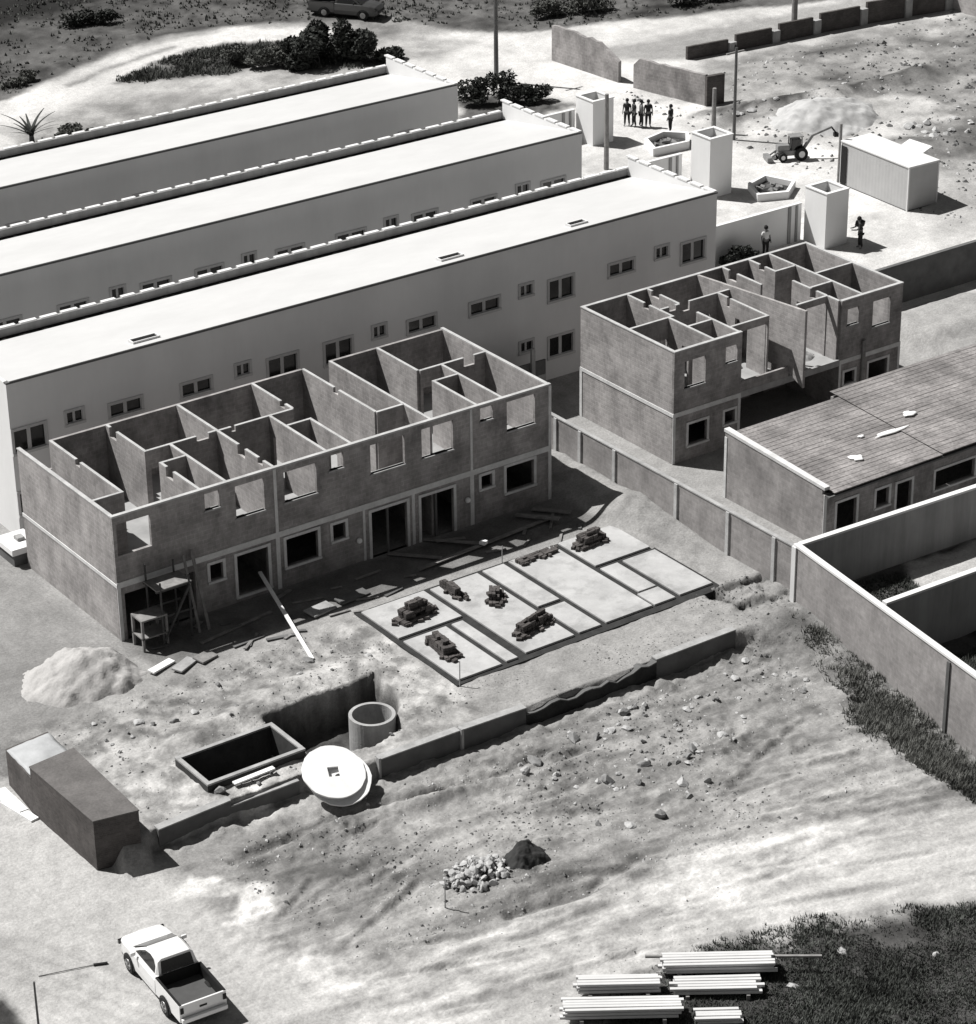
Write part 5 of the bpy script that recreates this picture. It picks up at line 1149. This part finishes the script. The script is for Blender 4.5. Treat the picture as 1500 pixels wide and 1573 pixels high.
# ------------------------------------------------------------------ people
def person(x,y,z,rz,label,top,bottom,arms='down',hat=None,s=1.0,lean=0.):
    T=thing('person',label,'person',(x,y,z),rz); T.scale=(s,s,s)
    V=[];E_=[];R_=[]
    def v(p,r,par=None):
        V.append(p);R_.append(r)
        if par is not None:E_.append((par,len(V)-1))
        return len(V)-1
    pel=v((0,0,.95),.15); bel=v((0,lean*.2,1.1),.135,pel); ch=v((0,lean*.5,1.32),.155,bel); nk=v((0,lean*.8,1.49),.06,ch); hd=v((0,lean+.01,1.60),.085,nk); tp=v((0,lean+.01,1.70),.075,hd)
    v((0,lean+.11,1.60),.02,hd)
    for q in (-1,1):
        hip=v((q*.1,0,.88),.10,pel); kn=v((q*.12,.02*q+.02,.48),.065,hip); an=v((q*.13,.05*q-.02,.09),.045,kn); v((q*.15,.05*q+.14,.04),.04,an)
        shd=v((q*.19,lean*.6,1.40),.065,ch)
        if arms=='down': el=(q*.25,lean*.6-.02,1.13); wr=(q*.26,lean*.6+.08,.88); fd=Vector((0,.25,-1))
        else: el=(q*.26,lean+.1,1.14); wr=(q*.16,lean+.32,1.10); fd=Vector((-q*.3,1,0))
        e_=v(el,.045,shd); w_=v(wr,.032,e_); fd.normalize(); pm=v(tuple(Vector(wr)+fd*.06),.034,w_)
        for k in range(5):
            off=Vector((0,(k-1.5)*.018,0)) if arms=='down' else Vector(((k-1.5)*.018,0,0))
            v(tuple(Vector(wr)+fd*(.11 if k<4 else .07)+off*(1 if k<4 else 1.8)),.009,pm)
    def skin(name,vs,es,rs,mt):
        me=bpy.data.meshes.new(name); me.from_pydata(vs,es,[]); me.materials.append(mt); o=bpy.data.objects.new(name,me); COL.objects.link(o); o.parent=T
        o.modifiers.new('skin','SKIN'); sk=me.skin_vertices[0].data if me.skin_vertices else None
        if sk is None:
            bm=bmesh.new(); bm.from_mesh(me); bm.verts.layers.skin.verify(); bm.to_mesh(me); bm.free(); sk=me.skin_vertices[0].data
        for i,r_ in enumerate(rs): sk[i].radius=(r_,r_)
        sk[0].use_root=True
        o.modifiers.new('sub','SUBSURF').levels=1; o.modifiers['sub'].render_levels=1
        return o
    skin('body',V,E_,R_,M['skin'])
    k=.02
    sv=[(0,0,.98),(0,lean*.2,1.1),(0,lean*.5,1.32),(0,lean*.75,1.45)]; sr=[.165,.155,.175,.085]; se=[(0,1),(1,2),(2,3)]
    for q in (-1,1):
        i=len(sv); sv+= [(q*.19,lean*.6,1.40),(q*.235,lean*.6-.01,1.22) if arms=='down' else (q*.24,lean*.8+.05,1.22)]; sr+=[.082,.065]; se+=[(2,i),(i,i+1)]
    skin('shirt',sv,se,sr,top)
    tv=[(0,0,.97)]; tr=[.168]; te=[]
    for q in (-1,1):
        i=len(tv); tv+=[(q*.1,0,.87),(q*.12,.02*q+.02,.48),(q*.13,.05*q-.02,.12)]; tr+=[.115,.082,.062]; te+=[(0,i),(i,i+1),(i+1,i+2)]
    skin('trousers',tv,te,tr,bottom)
    m=MB(); n=14; rg=[]
    for zz,rr in ((1.62,.105),(1.68,.115),(1.75,.10),(1.80,.05)): rg.append([(rr*math.cos(2*PI*i/n),lean+rr*1.1*math.sin(2*PI*i/n)-.01,zz) for i in range(n)])
    m.loft(rg).build('hard_hat' if hat else 'hair',hat or M['hair'],T,shade=True)
    return T
D,Wc,Gc=M['cloth_d'],M['cloth_w'],M['cloth_g']
person(57.95,39.75,0,2.2,'person in dark clothes, leftmost of the group on the far road',D,D)
person(58.2,39.35,0,1.2,'person in dark shirt second from the left in the far group',D,D)
person(58.5,39.0,0,-2.,'person with dark grey top third from the left in the far group',Gc,D)
person(58.85,38.75,0,2.6,'person in black, right end of the far group of four',D,D)
person(59.35,37.15,0,.4,'lone dark-clothed person right of the far group',D,D)
person(49.8,17.2,0,2.9,'person in a white shirt standing at the foot of the low white wall',Wc,D)
person(54.75,14.9,0,1.0,'person in dark clothes carrying a load beside the nearest tower',D,D,'fwd',None,1.05,.12)
o=MB().obox((54.95,15.2,1.35),(.5,.4,.35),.3,.2).build('sack',M['cloth_d'],bevel=.06); tag(o,'dark sack carried by the person beside the nearest tower','sack')

# ------------------------------------------------------------------ camera, light, world
cam=bpy.data.cameras.new('camera'); cam.sensor_fit='HORIZONTAL'; cam.sensor_width=36; cam.lens=36*4136.4/1500; cam.clip_start=1; cam.clip_end=5000
co=bpy.data.objects.new('camera',cam); COL.objects.link(co)
r=Vector((0.8110977750,-0.5847969138,-0.0115312147)); u=Vector((0.2680122188,0.3540582473,0.8959978840)); f=Vector((0.5198940757,0.7298323966,-0.4439085750))
co.matrix_world=Matrix(((r.x,u.x,-f.x,-43.74886),(r.y,u.y,-f.y,-87.40586),(r.z,u.z,-f.z,53.53264),(0,0,0,1)))
S.camera=co
sv=Vector((-.40,.57,1)).normalized()      # towards the sun, read off the cast shadows
sun=bpy.data.lights.new('sun','SUN'); sun.energy=4.6; sun.angle=math.radians(.5); sun.color=(1,.985,.96)
so=bpy.data.objects.new('sun',sun); COL.objects.link(so); so.rotation_euler=sv.to_track_quat('Z','Y').to_euler(); so.location=(-40,60,100)
W=bpy.data.worlds.new('World'); S.world=W; W.use_nodes=True; nt=W.node_tree
sk=nt.nodes.new('ShaderNodeTexSky'); sk.sky_type='NISHITA'; sk.sun_disc=False
sk.sun_elevation=math.asin(sv.z); sk.sun_rotation=math.atan2(sv.x,sv.y)
bwn=nt.nodes.new('ShaderNodeRGBToBW'); nt.links.new(sk.outputs[0],bwn.inputs[0])   # black-and-white photograph
bg=nt.nodes['Background']; nt.links.new(bwn.outputs[0],bg.inputs[0]); bg.inputs[1].default_value=.037
S.view_settings.view_transform='Standard'; S.view_settings.look='None'; S.view_settings.exposure=.62; S.view_settings.gamma=1
S.cycles.max_bounces=6
